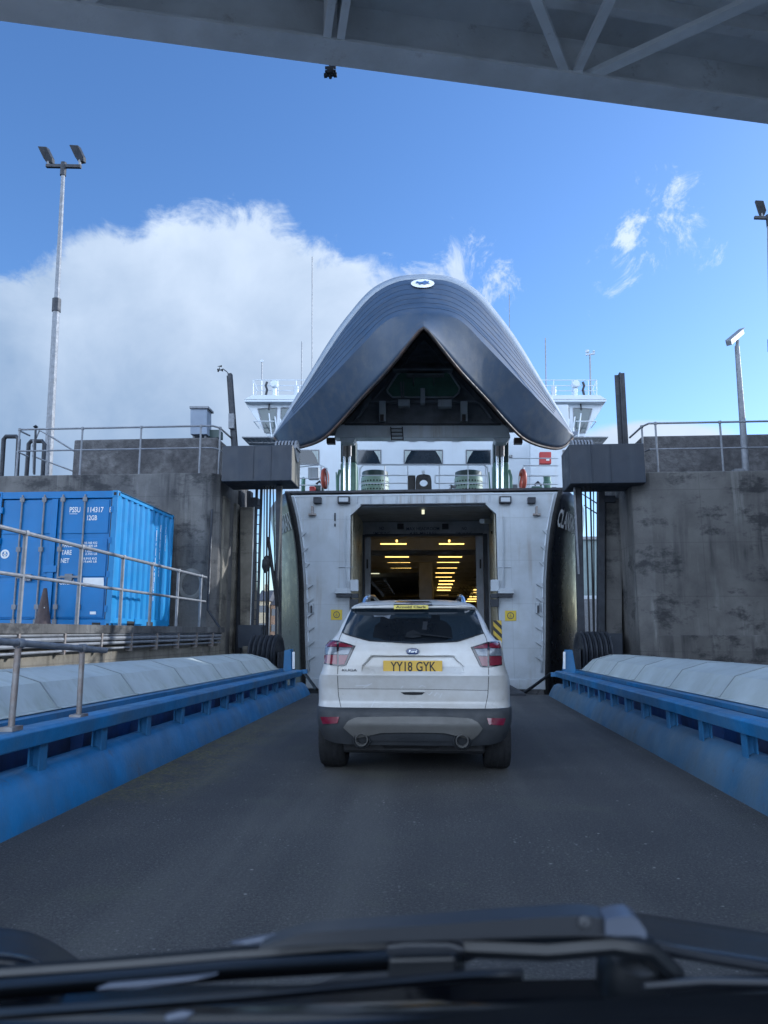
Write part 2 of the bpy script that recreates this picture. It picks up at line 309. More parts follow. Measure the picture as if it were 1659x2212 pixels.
def water_mat():
    m = mat('sea_water', (0.012, 0.03, 0.04), 0.12, var=0.2, bump=0.08, bscale=1.4)
    return m
M['water'] = water_mat()
def hazard_mat():
    m = bpy.data.materials.new('hazard_stripes'); m.use_nodes = True; nt = m.node_tree; N = nt.nodes; L = nt.links; b = N['Principled BSDF']
    tc = N.new('ShaderNodeTexCoord'); s = N.new('ShaderNodeSeparateXYZ'); L.new(tc.outputs['Object'], s.inputs[0])
    a = N.new('ShaderNodeMath'); a.operation = 'ADD'; L.new(s.outputs[0], a.inputs[0]); L.new(s.outputs[2], a.inputs[1])
    f = N.new('ShaderNodeMath'); f.operation = 'MULTIPLY'; L.new(a.outputs[0], f.inputs[0]); f.inputs[1].default_value = 4.2
    g = N.new('ShaderNodeMath'); g.operation = 'FRACT'; L.new(f.outputs[0], g.inputs[0])
    h = N.new('ShaderNodeMath'); h.operation = 'GREATER_THAN'; L.new(g.outputs[0], h.inputs[0]); h.inputs[1].default_value = 0.5
    x = N.new('ShaderNodeMix'); x.data_type = 'RGBA'; L.new(h.outputs[0], x.inputs[0]); x.inputs[6].default_value = (0.02, 0.02, 0.02, 1); x.inputs[7].default_value = (0.6, 0.42, 0.04, 1)
    L.new(x.outputs[2], b.inputs['Base Color']); b.inputs['Roughness'].default_value = 0.5
    return m
M['hazard'] = hazard_mat()

# ------------------------------------------------------------------ building helpers
WLOC = {}
def wl(o): return WLOC.get(o.name, Vector((0, 0, 0))) if o else Vector((0, 0, 0))
def tag(o, label=None, cat=None, group=None, kind=None):
    if label: o['label'] = label
    if cat: o['category'] = cat
    if group: o['group'] = group
    if kind: o['kind'] = kind
    return o
def thing(name, loc, label, cat, group=None):
    o = bpy.data.objects.new(name, None); COL.objects.link(o); o.location = loc; o.empty_display_size = 0.2
    WLOC[o.name] = Vector(loc)
    return tag(o, label, cat, group)
class MB:
    def __init__(s): s.v = []; s.f = []
    def add(s, vs, fs):
        n = len(s.v); s.v += [Vector(p) for p in vs]; s.f += [tuple(i+n for i in q) for q in fs]; return s
    def box(s, x0, x1, y0, y1, z0, z1):
        x0, x1 = min(x0, x1), max(x0, x1); y0, y1 = min(y0, y1), max(y0, y1); z0, z1 = min(z0, z1), max(z0, z1)
        return s.add([(x0, y0, z0), (x1, y0, z0), (x1, y1, z0), (x0, y1, z0), (x0, y0, z1), (x1, y0, z1), (x1, y1, z1), (x0, y1, z1)],
                     [(0, 3, 2, 1), (4, 5, 6, 7), (0, 1, 5, 4), (1, 2, 6, 5), (2, 3, 7, 6), (3, 0, 4, 7)])
    def pbox(s, u0, v0, u1, v1, Y, d):
        c = [P(u, v, Y) for u, v in ((u0, v1), (u1, v1), (u1, v0), (u0, v0))]
        return s.prism(c, Vector((0, d, 0)))
    def prism(s, poly, ext):
        n = len(poly); poly = [Vector(p) for p in poly]; ext = Vector(ext)
        vs = poly + [p+ext for p in poly]
        fs = [tuple(range(n)), tuple(range(2*n-1, n-1, -1))] + [(i, i+n, (i+1) % n+n, (i+1) % n) for i in range(n)]
        return s.add(vs, fs)
    def beam(s, p, q, w, h, up=(0, 0, 1)):
        p, q = Vector(p), Vector(q); d = (q-p).normalized(); a = d.cross(Vector(up))
        if a.length < 1e-4: a = d.cross(Vector((0, 1, 0)))
        a.normalize(); b = a.cross(d).normalized(); a *= w/2; b *= h/2
        vs = [p-a-b, p+a-b, p+a+b, p-a+b, q-a-b, q+a-b, q+a+b, q-a+b]
        return s.add(vs, [(0, 1, 2, 3), (7, 6, 5, 4), (0, 4, 5, 1), (1, 5, 6, 2), (2, 6, 7, 3), (3, 7, 4, 0)])
    def tube(s, pts, r, n=8, r2=None):
        pts = [Vector(p) for p in pts]; k = len(pts); vs = []
        ref = None
        for i, p in enumerate(pts):
            t = (pts[min(i+1, k-1)]-pts[max(i-1, 0)]).normalized()
            if ref is None:
                ref = t.cross(Vector((0, 0, 1)))
                if ref.length < 1e-3: ref = t.cross(Vector((0, 1, 0)))
            ref = (ref - t*ref.dot(t)).normalized(); b = t.cross(ref)
            rr = r if r2 is None else r + (r2-r)*i/(k-1)
            vs += [p + ref*rr*math.cos(2*math.pi*j/n) + b*rr*math.sin(2*math.pi*j/n) for j in range(n)]
        fs = [(i*n+j, i*n+(j+1) % n, (i+1)*n+(j+1) % n, (i+1)*n+j) for i in range(k-1) for j in range(n)]
        fs += [tuple(range(n-1, -1, -1)), tuple((k-1)*n+j for j in range(n))]
        return s.add(vs, fs)
    def grid(s, rows, closed=False):
        n = len(rows[0]); vs = [p for r in rows for p in r]
        fs = [(i*n+j, i*n+(j+1) % n, (i+1)*n+(j+1) % n, (i+1)*n+j) for i in range(len(rows)-1) for j in range(n if closed else n-1)]
        return s.add(vs, fs)
    def lathe(s, prof, c, axis, n=24):
        c = Vector(c); ax = Vector(axis).normalized(); a = ax.cross(Vector((0, 0, 1)))
        if a.length < 1e-3: a = Vector((1, 0, 0))
        a.normalize(); b = ax.cross(a)
        rows = [[c+ax*h+(a*math.cos(2*math.pi*j/n)+b*math.sin(2*math.pi*j/n))*r for j in range(n)] for r, h in prof]
        s.grid(rows, True); k = len(s.v)
        return s
    def build(s, name, m, parent=None, smooth=False, bevel=0, thick=0, label=None, cat=None, group=None, kind=None, origin=None, toff=-1):
        lo = Vector((min(p[i] for p in s.v) for i in range(3))); hi = Vector((max(p[i] for p in s.v) for i in range(3)))
        o0 = Vector(origin) if origin is not None else Vector(((lo.x+hi.x)/2, (lo.y+hi.y)/2, lo.z))
        me = bpy.data.meshes.new(name); me.from_pydata([p-o0 for p in s.v], [], s.f); me.update()
        bm = bmesh.new(); bm.from_mesh(me); bmesh.ops.remove_doubles(bm, verts=bm.verts, dist=1e-5); bmesh.ops.recalc_face_normals(bm, faces=bm.faces)
        bm.to_mesh(me); bm.free()
        if m: me.materials.append(M[m] if isinstance(m, str) else m)
        if smooth:
            for p in me.polygons: p.use_smooth = True
            try: me.set_sharp_from_angle(angle=math.radians(40))
            except Exception: pass
        o = bpy.data.objects.new(name, me); COL.objects.link(o)
        if parent: o.parent = parent
        o.location = o0 - wl(parent); WLOC[o.name] = o0
        if thick:
            q = o.modifiers.new('solid', 'SOLIDIFY'); q.thickness = thick; q.offset = toff
        if bevel:
            q = o.modifiers.new('bevel', 'BEVEL'); q.width = bevel; q.segments = 2; q.limit_method = 'ANGLE'; q.angle_limit = math.radians(40)
        return tag(o, label, cat, group, kind)
def clone(root, delta, parent=None, label=None):
    c = root.copy(); COL.objects.link(c); c.location = root.location + Vector(delta) if parent is None else root.location
    if parent: c.parent = parent
    if label: c['label'] = label
    for ch in list(root.children): clone(ch, (0, 0, 0), c)
    return c
def text(s, name, m, parent, org, right, up, width=None, height=None, depth=0.004, warp=None, bold=0.0):
    cu = bpy.data.curves.new(name, 'FONT'); cu.body = s; cu.size = 1; cu.offset = bold; cu.extrude = 0.0; cu.resolution_u = 4
    tmp = bpy.data.objects.new('tmp', cu); COL.objects.link(tmp)
    me0 = bpy.data.meshes.new_from_object(tmp.evaluated_get(bpy.context.evaluated_depsgraph_get())); bpy.data.objects.remove(tmp)
    xs = [v.co.x for v in me0.vertices]; ys = [v.co.y for v in me0.vertices]
    x0, x1, y0, y1 = min(xs), max(xs), min(ys), max(ys)
    sy = (height/(y1-y0)) if height else None; sx = (width/(x1-x0)) if width else sy
    if sy is None: sy = sx
    right, up, org = Vector(right).normalized(), Vector(up).normalized(), Vector(org)
    mb = MB()
    if warp: vs = [warp((v.co.x-x0)*sx, (v.co.y-y0)*sy) for v in me0.vertices]
    else: vs = [org + right*((v.co.x-x0)*sx) + up*((v.co.y-y0)*sy) for v in me0.vertices]
    mb.add(vs, [tuple(p.vertices) for p in me0.polygons])
    o = mb.build(name, m, parent)
    bpy.data.meshes.remove(me0)
    return o
def lerp(a, b, t): return a + (b-a)*t
def interp(tab, x):
    if x <= tab[0][0]: return tab[0][1]
    for (a, va), (b, vb) in zip(tab, tab[1:]):
        if x <= b: return lerp(va, vb, (x-a)/(b-a))
    return tab[-1][1]
def smooth_interp(tab, x):
    if x <= tab[0][0]: return tab[0][1]
    if x >= tab[-1][0]: return tab[-1][1]
    for i in range(len(tab)-1):
        if x <= tab[i+1][0]:
            x0, y0 = tab[i]; x1, y1 = tab[i+1]; t = (x-x0)/(x1-x0)
            m0 = (y1-tab[i-1][1])/(x1-tab[i-1][0]) if i > 0 else (y1-y0)/(x1-x0)
            m1 = (tab[i+2][1]-y0)/(tab[i+2][0]-x0) if i+2 < len(tab) else (y1-y0)/(x1-x0)
            h = x1-x0
            return (2*t**3-3*t*t+1)*y0+(t**3-2*t*t+t)*h*m0+(-2*t**3+3*t*t)*y1+(t**3-t*t)*h*m1

# ------------------------------------------------------------------ THE SETTING
b = MB(); b.add([(-3000, -1500, -2.6), (3000, -1500, -2.6), (3000, 5000, -2.6), (-3000, 5000, -2.6)], [(0, 1, 2, 3)]); b.build('water', 'water', kind='structure')
b = MB(); b.box(-3.05, 2.65, -8, 17.3, -0.35, 0.0); b.build('road', 'asphalt', kind='structure', origin=(0, 0, 0))
# ------------------------------------------------------------------ linkspan edge beams, covers (mirrored about x = -0.2)
CX = -0.2
def zt(Y, z0): return z0 - 0.0085*(Y-5)          # the ramp falls slightly towards the ship
def edge(side, word):
    s = -1 if side < 0 else 1
    X = lambda d: CX + s*d
    Y0, Y1 = -4.0, 17.0
    grp_l = 'left' if s < 0 else 'right'
    # kerb
    k = MB()
    prof = [(2.66, -0.05), (2.66, 0.02), (2.72, 0.24), (2.78, 0.33), (2.86, 0.37), (2.98, 0.36), (3.0, 0.30), (3.0, -0.05)]
    ys = [Y0 + i*(Y1-Y0)/28 for i in range(29)]
    rows = [[Vector((X(a), y, zt(y, z) if z > 0.1 else z)) for a, z in prof] for y in ys]
    k.grid(rows, True); k.add(rows[0], [tuple(range(8))]); k.add(rows[-1], [tuple(range(8))])
    k.build('kerb_beam', 'blue' if s < 0 else 'blue_dirty_shaded', None, smooth=True, label='sloping %s steel kerb along the %s edge of the road, %s' % (('bright blue', 'left', 'mossy at its foot') if s < 0 else ('scuffed, shade-dulled blue', 'right', 'with a rusty patch')), cat='kerb', group='blue kerbs beside the road')
    # guard rail
    g = thing('guard_rail', (X(2.86), 5, 0.3), 'blue steel guard beam on short posts above the %s kerb' % grp_l, 'guard rail', 'blue guard beams')
    m_ = MB(); rows = []
    for y in (Y0, Y1-0.6):
        z = zt(y, 0.67); rows.append([(X(2.74), y, z-0.13), (X(2.72), y, z-0.02), (X(2.76), y, z), (X(2.93), y, z), (X(2.95), y, z-0.02), (X(2.93), y, z-0.13)])
    m_.grid(rows, True); m_.add(rows[0], [tuple(range(6))]); m_.add(rows[1], [tuple(range(6))]); m_.build('beam', 'blue', g, bevel=0.008)
    y = 0.4; i = 0
    while y < 16.4:
        q = MB(); z = zt(y, 0.53); q.box(X(2.80), X(2.88), y, y+0.012, 0.25, z); q.box(X(2.87), X(2.885), y-0.05, y+0.06, 0.25, z); q.box(X(2.79), X(2.803), y-0.05, y+0.06, 0.25, z)
        q.build('post', 'blue', g); y += 1.05 if y < 9 else 0.85; i += 1
    # main girder
    g = thing('main_girder', (X(3.4), 6, -1.2), 'deep blue web girder of the ramp under the %s row of pale covers' % grp_l, 'girder', 'main girders of the ramp')
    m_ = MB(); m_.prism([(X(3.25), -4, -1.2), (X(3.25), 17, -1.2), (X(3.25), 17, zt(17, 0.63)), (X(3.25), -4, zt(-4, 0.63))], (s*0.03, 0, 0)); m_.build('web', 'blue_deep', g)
    m_ = MB(); rows = [[(X(a), y, zt(y, z)) for a, z in ((3.12, 0.63), (3.12, 0.68), (4.2, 0.68), (4.2, 0.63))] for y in (-4, 17)]
    m_.grid(rows, True); m_.add(rows[0], [(0, 1, 2, 3)]); m_.add(rows[1], [(0, 1, 2, 3)]); m_.build('flange', 'blue', g)
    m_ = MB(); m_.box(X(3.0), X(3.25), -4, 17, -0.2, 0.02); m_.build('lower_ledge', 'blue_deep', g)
    y = 0
    while y < 16.8:
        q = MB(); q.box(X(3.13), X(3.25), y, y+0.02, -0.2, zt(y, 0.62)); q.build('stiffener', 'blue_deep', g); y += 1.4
    # covers
    c = thing('girder_cover', (X(3.75), 6, 0.68), 'long row of pale %s cover panels along the %s side of the ramp' % ('greenish grey' if s < 0 else 'algae streaked', grp_l), 'cover', 'pale girder covers')
    pf = [(3.24, 0.69), (3.29, 0.70), (3.47, 0.92), (3.80, 1.02), (4.14, 1.02), (4.3, 0.70)]
    yy = -3.9; L_ = 1.78; e = 16.4
    while yy < e - 0.3:
        ye = min(yy+L_, e); last = ye >= e-0.01
        rows = [[Vector((X(a), yy+0.006, zt(yy, z))) for a, z in pf]]
        if last:
            rows.append([Vector((X(a), ye-0.45*(z-0.69)/0.35, zt(ye, z))) for a, z in pf]); rows.append([Vector((X(a), ye-0.02, zt(ye, 0.70))) for a, z in pf])
        else: rows.append([Vector((X(a), ye-0.006, zt(ye, z))) for a, z in pf])
        q = MB(); q.grid(rows); q.add(rows[0], [tuple(range(6))])
        if not last: q.add(rows[-1], [tuple(range(6))])
        q.build('panel', 'cover', c, bevel=0.0)
        if not last:
            q = MB(); rw = [[Vector((X(a), y_, zt(y_, z+0.006))) for a, z in pf] for y_ in (ye-0.012, ye+0.012)]; q.grid(rw); q.build('joint_strip', 'joint', c, thick=0.004)
        yy = ye
edge(-1, 'left'); edge(1, 'right')

# ------------------------------------------------------------------ quay, walls, piers
QZ = 1.48
b = MB(); b.prism([(-40, 17.1, QZ), (-40, -8, QZ-0.06), (-4.9, -8, QZ-0.06), (-4.9, 17.1, QZ+0.02)], (0, 0, -0.12)); b.build('quay_surface', 'concrete', kind='structure')
b = MB(); b.box(-40, -5.02, -8, 17.08, -3, QZ-0.16); b.build('ramp_side_wall', 'concrete_lit', label='stained pale concrete quay wall below the container, behind the left covers', cat='wall')
# left pier
pl = thing('concrete_pier', (-12, 19, -3), 'tall dark concrete pier behind the blue container on the left', 'pier', 'concrete lifting piers')
xa, xb = P(457, 1022, 17.1).x, P(473, 1022, 17.1).x; ztop = P(400, 1022, 17.1).z
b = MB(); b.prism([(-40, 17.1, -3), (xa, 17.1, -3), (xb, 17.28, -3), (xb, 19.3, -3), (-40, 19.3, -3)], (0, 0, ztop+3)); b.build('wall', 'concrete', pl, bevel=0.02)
b = MB(); b.box(xb-0.03, xb+0.05, 17.5, 18.0, -2, ztop-0.5); b.box(xb-0.03, xb+0.07, 18.5, 18.8, -2, ztop-0.5); b.build('corner_rib', 'concrete_lit', pl, bevel=0.01)
b = MB(); p0 = P(160, 950, 18.6); p1 = P(470, 948, 18.6); b.box(p0.x, p1.x, 18.6, 22, ztop-0.5, p0.z); b.build('upper_block', 'rock_top', pl, bevel=0.04)
b = MB(); cr = P(412, 1262, 17.08); k_ = 28
b.grid([[cr+Vector((r_*math.cos(2*math.pi*i/k_), -0.004 if r_ > 0.24 else -0.006, r_*1.25*math.sin(2*math.pi*i/k_))) for i in range(k_)] for r_ in (0.21, 0.30)], True)
M['chalk'] = mat('faded_paint_ring', (0.24, 0.235, 0.22), 0.95, var=0.35, scale=5, dirt=(0.13, 0.13, 0.12), dirt_amt=0.8, dirt_scale=5); b.build('painted_ring', 'chalk', pl)
# right pier
pr = thing('concrete_pier', (12, 19, -3), 'tall dark stained concrete pier on the right with a camera pole above', 'pier', 'concrete lifting piers')
xa2, xb2 = P(1402, 1018, 17.1).x, P(1368, 1018, 17.1).x; zr = P(1500, 1018, 17.1).z
b = MB(); b.prism([(40, 17.1, -3), (xa2, 17.1, -3), (xb2, 17.35, -3), (xb2, 19.3, -3), (40, 19.3, -3)], (0, 0, zr+3)); b.build('wall', 'concrete', pr, bevel=0.03)
b = MB(); b.prism([(6.2, 19.3, -3), (8.6, 31, -3), (40, 31, -3), (40, 19.3, -3)], (0, 0, 5.9+3)); b.build('hull_shade_block', 'concrete', pr)  # added behind the pier to keep the sun off the hull side
b = MB(); p0 = P(1386, 942, 18.7); b.box(p0.x, 40, 18.7, 24, zr-0.5, p0.z); b.build('upper_block', 'rock_top', pr, bevel=0.04)
b = MB(); b.box(9.3, 16, 17.12, 19.2, zr-0.5, 7.3); b.build('sun_block', 'concrete', pr)  # unseen wall extension added to stop sun patches on the left kerb
b = MB(); zz = P(1600, 1372, 17.0).z; b.box(xa2, 40, 17.02, 17.12, -3, zz); b.build('plinth', 'concrete', pr, bevel=0.02)
# unseen wall added on the right to keep the sun off the ramp
b = MB(); b.box(9.3, 16, -8, 17.05, -3, 7.3); b.build('ramp_side_wall', 'concrete', label='high unseen concrete wall added right of the ramp to shade it', cat='wall')

# handrails
def handrail(name, pts, h, hm, label, r=0.024, mt='galv', skip=(), group='galvanised handrails', posts=None, post_r=None):
    t = thing(name, pts[0], label, 'handrail', group)
    up = Vector((0, 0, 1))
    q = MB(); q.tube([Vector(p)+up*h for p in pts], r); q.build('top_rail', mt, t, smooth=True)
    q = MB(); q.tube([Vector(p)+up*hm for p in pts], r*0.85); q.build('mid_rail', mt, t, smooth=True)
    for p in (posts or pts):
        p = Vector(p); q = MB(); q.tube([p, p+up*(h+0.01)], post_r or r*1.02); q.lathe([(r*1.5, h-0.03), (r*1.75, h), (r*1.5, h+0.03)], p, (0, 0, 1), 8)
        q.box(p.x-0.06, p.x+0.06, p.y-0.06, p.y+0.06, p.z-0.005, p.z+0.012); q.build('post', mt, t, smooth=True)
    return t
pp = []
for u, v in ((-60, 1349), (40, 1350), (165, 1351), (258, 1352), (322, 1352.6), (380, 1353), (430, 1353.5)):
    a = PX(u, v, -4.97); pp.append((a.x, a.y, QZ-0.02))
pp.append((-4.97, pp[-1][1]+0.35, QZ-0.02))
handrail('handrail', pp, 1.1, 0.58, 'long galvanised handrail on the quay edge in front of the container', r=0.027, posts=pp[1:-1])
Yf = 17.2
pp = [Vector((P(u, 1022, Yf).x, Yf, ztop-0.01)) for u in (35, 172, 300, 430)]
h1 = P(300, 922, Yf).z-ztop; h2 = P(300, 969, Yf).z-ztop
e1 = Vector((P(468, 1022, 17.3).x, 17.45, ztop)); e2 = Vector((e1.x+0.02, 18.6, ztop))
pth = [Vector((P(28, 1022, Yf).x, Yf+0.6, ztop)), Vector((P(28, 1022, Yf).x, Yf+0.1, ztop))] + pp + [e1-Vector((0.12, 0.2, 0)), e1, e2]
handrail('handrail', pth, h1, h2, 'galvanised handrail along the top of the left concrete pier', posts=pp+[e1, e2])
pp = [Vector((P(u, 1018, Yf).x, Yf, zr-0.01)) for u in (1422, 1563, 1700)]
e1 = Vector((P(1392, 1018, 17.5).x, 17.5, zr)); e2 = Vector((e1.x-0.03, 18.5, zr)); h1r = P(1500, 912, Yf).z-zr; h2r = P(1500, 968, Yf).z-zr
handrail('handrail', [e2, e1, pp[0]-Vector((0.15, 0, 0))]+pp, h1r, h2r, 'galvanised handrail along the top of the right concrete pier', posts=[e1]+pp)
# sloping rail behind, by the mast
t = thing('handrail', P(120, 1015, 19.0), 'sloping stair handrail between the lamp mast and the concrete block', 'handrail', 'galvanised handrails')
q = MB(); q.tube([P(70, 965, 19), P(85, 930, 19), P(105, 940, 19), P(185, 990, 19)], 0.022); q.tube([P(70, 985, 19), P(185, 1028, 19)], 0.02); q.build('top_rail', 'galv', t, smooth=True)
for u, a, c in ((72, 950, 1022), (166, 975, 1022), (104, 940, 1022)):
    q = MB(); q.tube([P(u, c, 19), P(u, a, 19)], 0.022); q.build('post', 'galv', t, smooth=True)
# dark hoop frames at far left
for i, (u0, u1, v0, Yq, lb) in enumerate(((8, 40, 943, 18.6, 'dark steel hoop at the far left end of the pier top'), (62, 96, 953, 19.6, 'lower dark steel hoop just left of the tall lamp mast'))):
    q = MB(); q.tube([P(u0-5, 1030, Yq), P(u0, v0+6, Yq), P(u0+5, v0, Yq), P(u1-5, v0, Yq), P(u1, v0+6, Yq), P(u1-4, 1030, Yq)], 0.06, 8)
    q.build('ladder_hoop', 'steel_dark', None, smooth=True, label=lb, cat='hoop', group='steel hoops on the pier')
q = MB(); q.tube([P(74, 1025, 18.8), P(77, 925, 18.8)], 0.03); q.lathe([(0.001, -0.06), (0.07, 0), (0.001, 0.06)], P(77, 922, 18.8), (0, 0, 1), 10)
q.build('marker_post', 'steel_dark', None, smooth=True, label='slim dark post with a ball top beside the left lamp mast', cat='post')
# near rail on the left guard beam
t = thing('handrail', PX(170, 1545, -3.03), 'short worn handrail standing on the near end of the left blue beam', 'handrail', 'galvanised handrails')
q = MB(); q.tube([PX(-120, 1376, -3.03), PX(40, 1389, -3.03), PX(228, 1405, -3.03)], 0.026, 10)
for u, v in ((42, 1390), (178, 1400)): q.lathe([(0.03, -0.04), (0.038, -0.03), (0.038, 0.03), (0.03, 0.04)], PX(u, v, -3.03), (0, 1, 0), 10)
q.build('top_rail', 'galv', t, smooth=True)
for a, c in (((40, 1392), (24, 1572)), ((178, 1402), (170, 1545))):
    q = MB(); lo = PX(c[0], c[1], -3.03); q.tube([lo, PX(a[0], a[1], -3.03)], 0.023, 10); q.box(lo.x-0.05, lo.x+0.05, lo.y-0.07, lo.y+0.07, lo.z-0.02, lo.z+0.01); q.build('post', 'galv_rust', t, smooth=True)
# pipes on the quay wall
t = thing('wall_pipes', (-4.95, 8, 1.1), 'bundle of pale pipes running along the quay wall under the handrail', 'pipes')
for z, r in ((1.33, 0.022), (1.27, 0.034), (1.2, 0.026), (1.12, 0.018)):
    q = MB(); q.tube([(-4.94, -3, z-0.04), (-4.94, 6, z-0.02), (-4.94, 12, z+0.02), (-4.95, 16.9, z+0.04)], r, 8); q.build('pipe', 'galv', t, smooth=True)
for y in [3+1.1*i for i in range(13)]:
    q = MB(); q.box(-5.01, -4.9, y, y+0.04, 1.08, 1.38); q.build('pipe_bracket', 'galv_rust', t)
q = MB(); q.tube([(-4.95, 16.92, 1.36), (-5.0, 17.0, 1.5), (xa+0.05, 17.06, 1.9), (xa+0.06, 17.06, ztop-0.9)], 0.028, 8); q.build('riser_pipe', 'steel_dark', t, smooth=True)

# ------------------------------------------------------------------ shipping container
def container():
    Yn, xr, z0 = 13.65, P(245, 1200, 13.65).x+0.02, 1.46
    W, Lc, Hc = 2.44, 3.1, 2.62; xl = xr-W; z1 = z0+Hc
    t = thing('shipping_container', ((xl+xr)/2, Yn+Lc/2, z0), 'small blue shipping container with white lettering on its doors, on the left quay', 'container')
    q = MB(); q.box(xl, xr, Yn+0.03, Yn+Lc, z1-0.02, z1+0.0); q.box(xl+0.05, xl+0.07, Yn+0.05, Yn+Lc-0.02, z0, z1); q.box(xl+0.05, xr-0.05, Yn+Lc-0.06, Yn+Lc-0.02, z0+0.1, z1-0.05); q.build('shell', 'cont', t)
    for x in (xl, xr-0.11):
        for y in (Yn, Yn+Lc-0.11):
            q = MB(); q.box(x, x+0.11, y, y+0.11, z0, z1+0.01); q.build('corner_post', 'cont_sunlit' if x > xl else 'cont', t, bevel=0.008)
            for z in (z0-0.005, z1-0.115):
                q = MB(); q.box(x-0.004, x+0.114, y-0.004, y+0.114, z, z+0.125); q.build('corner_casting', 'cont_sunlit' if x > xl else 'cont', t, bevel=0.01)
                q = MB(); q.box(x+0.03, x+0.08, y-0.008, y+0.01, z+0.03, z+0.09); q.box(x+0.09, x+0.119, y+0.03, y+0.08, z+0.03, z+0.09); q.build('casting_hole', 'black', t)
    q = MB(); q.box(xl+0.11, xr-0.11, Yn+0.01, Yn+0.09, z1-0.13, z1+0.005); q.build('door_header', 'cont', t, bevel=0.006)
    q = MB(); q.box(xl+0.11, xr-0.11, Yn+0.01, Yn+0.09, z0+0.02, z0+0.16); q.build('door_sill', 'cont', t, bevel=0.006)
    q = MB(); q.box(xr-0.36, xr-0.2, Yn-0.002, Yn+0.03, z0+0.03, z0+0.1); q.box(xl+0.4, xl+0.7, Yn-0.002, Yn+0.03, z0+0.03, z0+0.09); q.build('fork_pocket', 'black', t)
    q = MB(); q.box(xr-0.06, xr, Yn+0.11, Yn+Lc-0.11, z1-0.08, z1+0.005); q.build('side_rail', 'cont_sunlit', t)
    q = MB(); q.box(xr-0.06, xr, Yn+0.11, Yn+Lc-0.11, z0+0.02, z0+0.19); q.build('side_sill', 'cont_sunlit', t)
    for y in (Yn+0.75, Yn+1.75):
        q = MB(); q.box(xr-0.05, xr+0.004, y, y+0.35, z0+0.03, z0+0.14); q.build('fork_pocket', 'black', t)
    # corrugated side
    q = MB(); pts = []; y = Yn+0.11; n = 10; pitch = (Lc-0.22)/n
    for i in range(n):
        for a, dx in ((0, -0.008), (0.3, -0.008), (0.45, -0.045), (0.78, -0.045), (0.93, -0.008)): pts.append((xr+dx, y+(i+a)*pitch))
    pts.append((xr-0.008, Yn+Lc-0.11))
    zs = [z0+0.18, z0+0.9, z1-0.07]
    q.grid([[Vector((x, yy, z)) for x, yy in pts] for z in zs]); q.build('side_panel', 'cont_sunlit', t, thick=0.003)
    q = MB()
    for (yy, a, c, w) in ((Yn+2.05, 2.05, 2.75, 0.02), (Yn+2.3, 2.6, 3.75, 0.018), (Yn+2.07, 2.85, 3.65, 0.014), (Yn+2.62, 3.2, 3.8, 0.012)):
        z = a
        while z < c:
            hh = random.uniform(0.04, 0.22); q.box(xr-0.006, xr-0.0035, yy, yy+w*random.uniform(0.5, 1.3), z, min(c, z+hh)); z += hh+random.uniform(0.01, 0.05)
    q.build('scrape', 'letter', t)
    # doors
    xm = (xl+xr)/2
    for k, (a, c) in enumerate(((xl+0.12, xm-0.012), (xm+0.012, xr-0.12))):
        q = MB(); zz = [z0+0.17, z1-0.14]
        q.box(a, c, Yn+0.045, Yn+0.08, zz[0], zz[1])
        hb = (zz[1]-zz[0]); 
        for j, (f0, f1) in enumerate(((0.0, 0.30), (0.345, 0.66), (0.705, 1.0))):
            q.box(a+0.05, c-0.05, Yn+0.028, Yn+0.05, zz[0]+hb*f0+(0.03 if j == 0 else 0), zz[0]+hb*f1-(0.03 if j == 2 else 0))
        dr = q.build('door', 'cont', t, bevel=0.01)
        q = MB(); q.box(a-0.008, a+0.012, Yn+0.02, Yn+0.05, zz[0], zz[1]); q.box(c-0.012, c+0.008, Yn+0.02, Yn+0.05, zz[0], zz[1]); q.build('gasket', 'black', dr)
        for f, ub in ((0.25, (45, 133)[k]), (0.72, (93, 181)[k])):
            x = P(ub, 1120, Yn).x; q = MB(); q.tube([(x, Yn+0.005, z0+0.06), (x, Yn+0.005, z1-0.06)], 0.018, 8)
            for z in (z0+0.07, z0+0.35, z0+1.45, z1-0.2): q.box(x-0.04, x+0.04, Yn-0.015, Yn+0.03, z, z+0.09)
            q.build('locking_bar', 'galv', dr, smooth=True)
            q = MB(); zh = z0+0.95; q.beam((x, Yn-0.015, zh), (x+(0.42 if f < 0.5 else -0.38), Yn-0.02, zh+0.02), 0.02, 0.03)
            q.box(x+0.15*(1 if f < .5 else -1), x+0.22*(1 if f < .5 else -1), Yn-0.02, Yn+0.03, zh-0.06, zh+0.07); q.build('lock_handle', 'galv', dr)
        for z in (z0+0.3, z0+0.95, z0+1.6, z0+2.2):
            xx = xl+0.1 if k == 0 else xr-0.13
            q = MB(); q.box(xx, xx+0.05, Yn-0.01, Yn+0.03, z, z+0.12); q.build('hinge', 'cont', dr, bevel=0.006)
    q = MB(); q.box(xm-0.09, xm+0.03, Yn+0.0, Yn+0.025, z0+0.17, z1-0.14); q.build('overlap_plate', 'cont', t, bevel=0.005)
    q = MB(); q.box(xm-0.16, xm+0.1, Yn-0.015, Yn+0.012, z0+1.05, z0+1.18); q.build('lock_box', 'cont', t, bevel=0.008)
    yl = Yn+0.024
    def tx(s, u0, v0, u1, v1, wdt=True, nm='lettering', yq=yl, bold=0.02):
        a = P(u0, v1, yq); c = P(u1, v0, yq); text(s, nm, 'letter', t, a, (1, 0, 0), (0, 0, 1), width=c.x-a.x, height=c.z-a.z, bold=bold)
    tx('PSSU', 150, 1095, 174, 1107); tx('114317', 189, 1095, 224, 1107); tx('8', 236, 1095, 240, 1107)
    tx('12GB', 188, 1113, 210, 1124); tx('MAX.GR', 134, 1173, 160, 1182); tx('TARE', 132, 1188, 155, 1198.5); tx('NET', 131, 1206, 150, 1216)
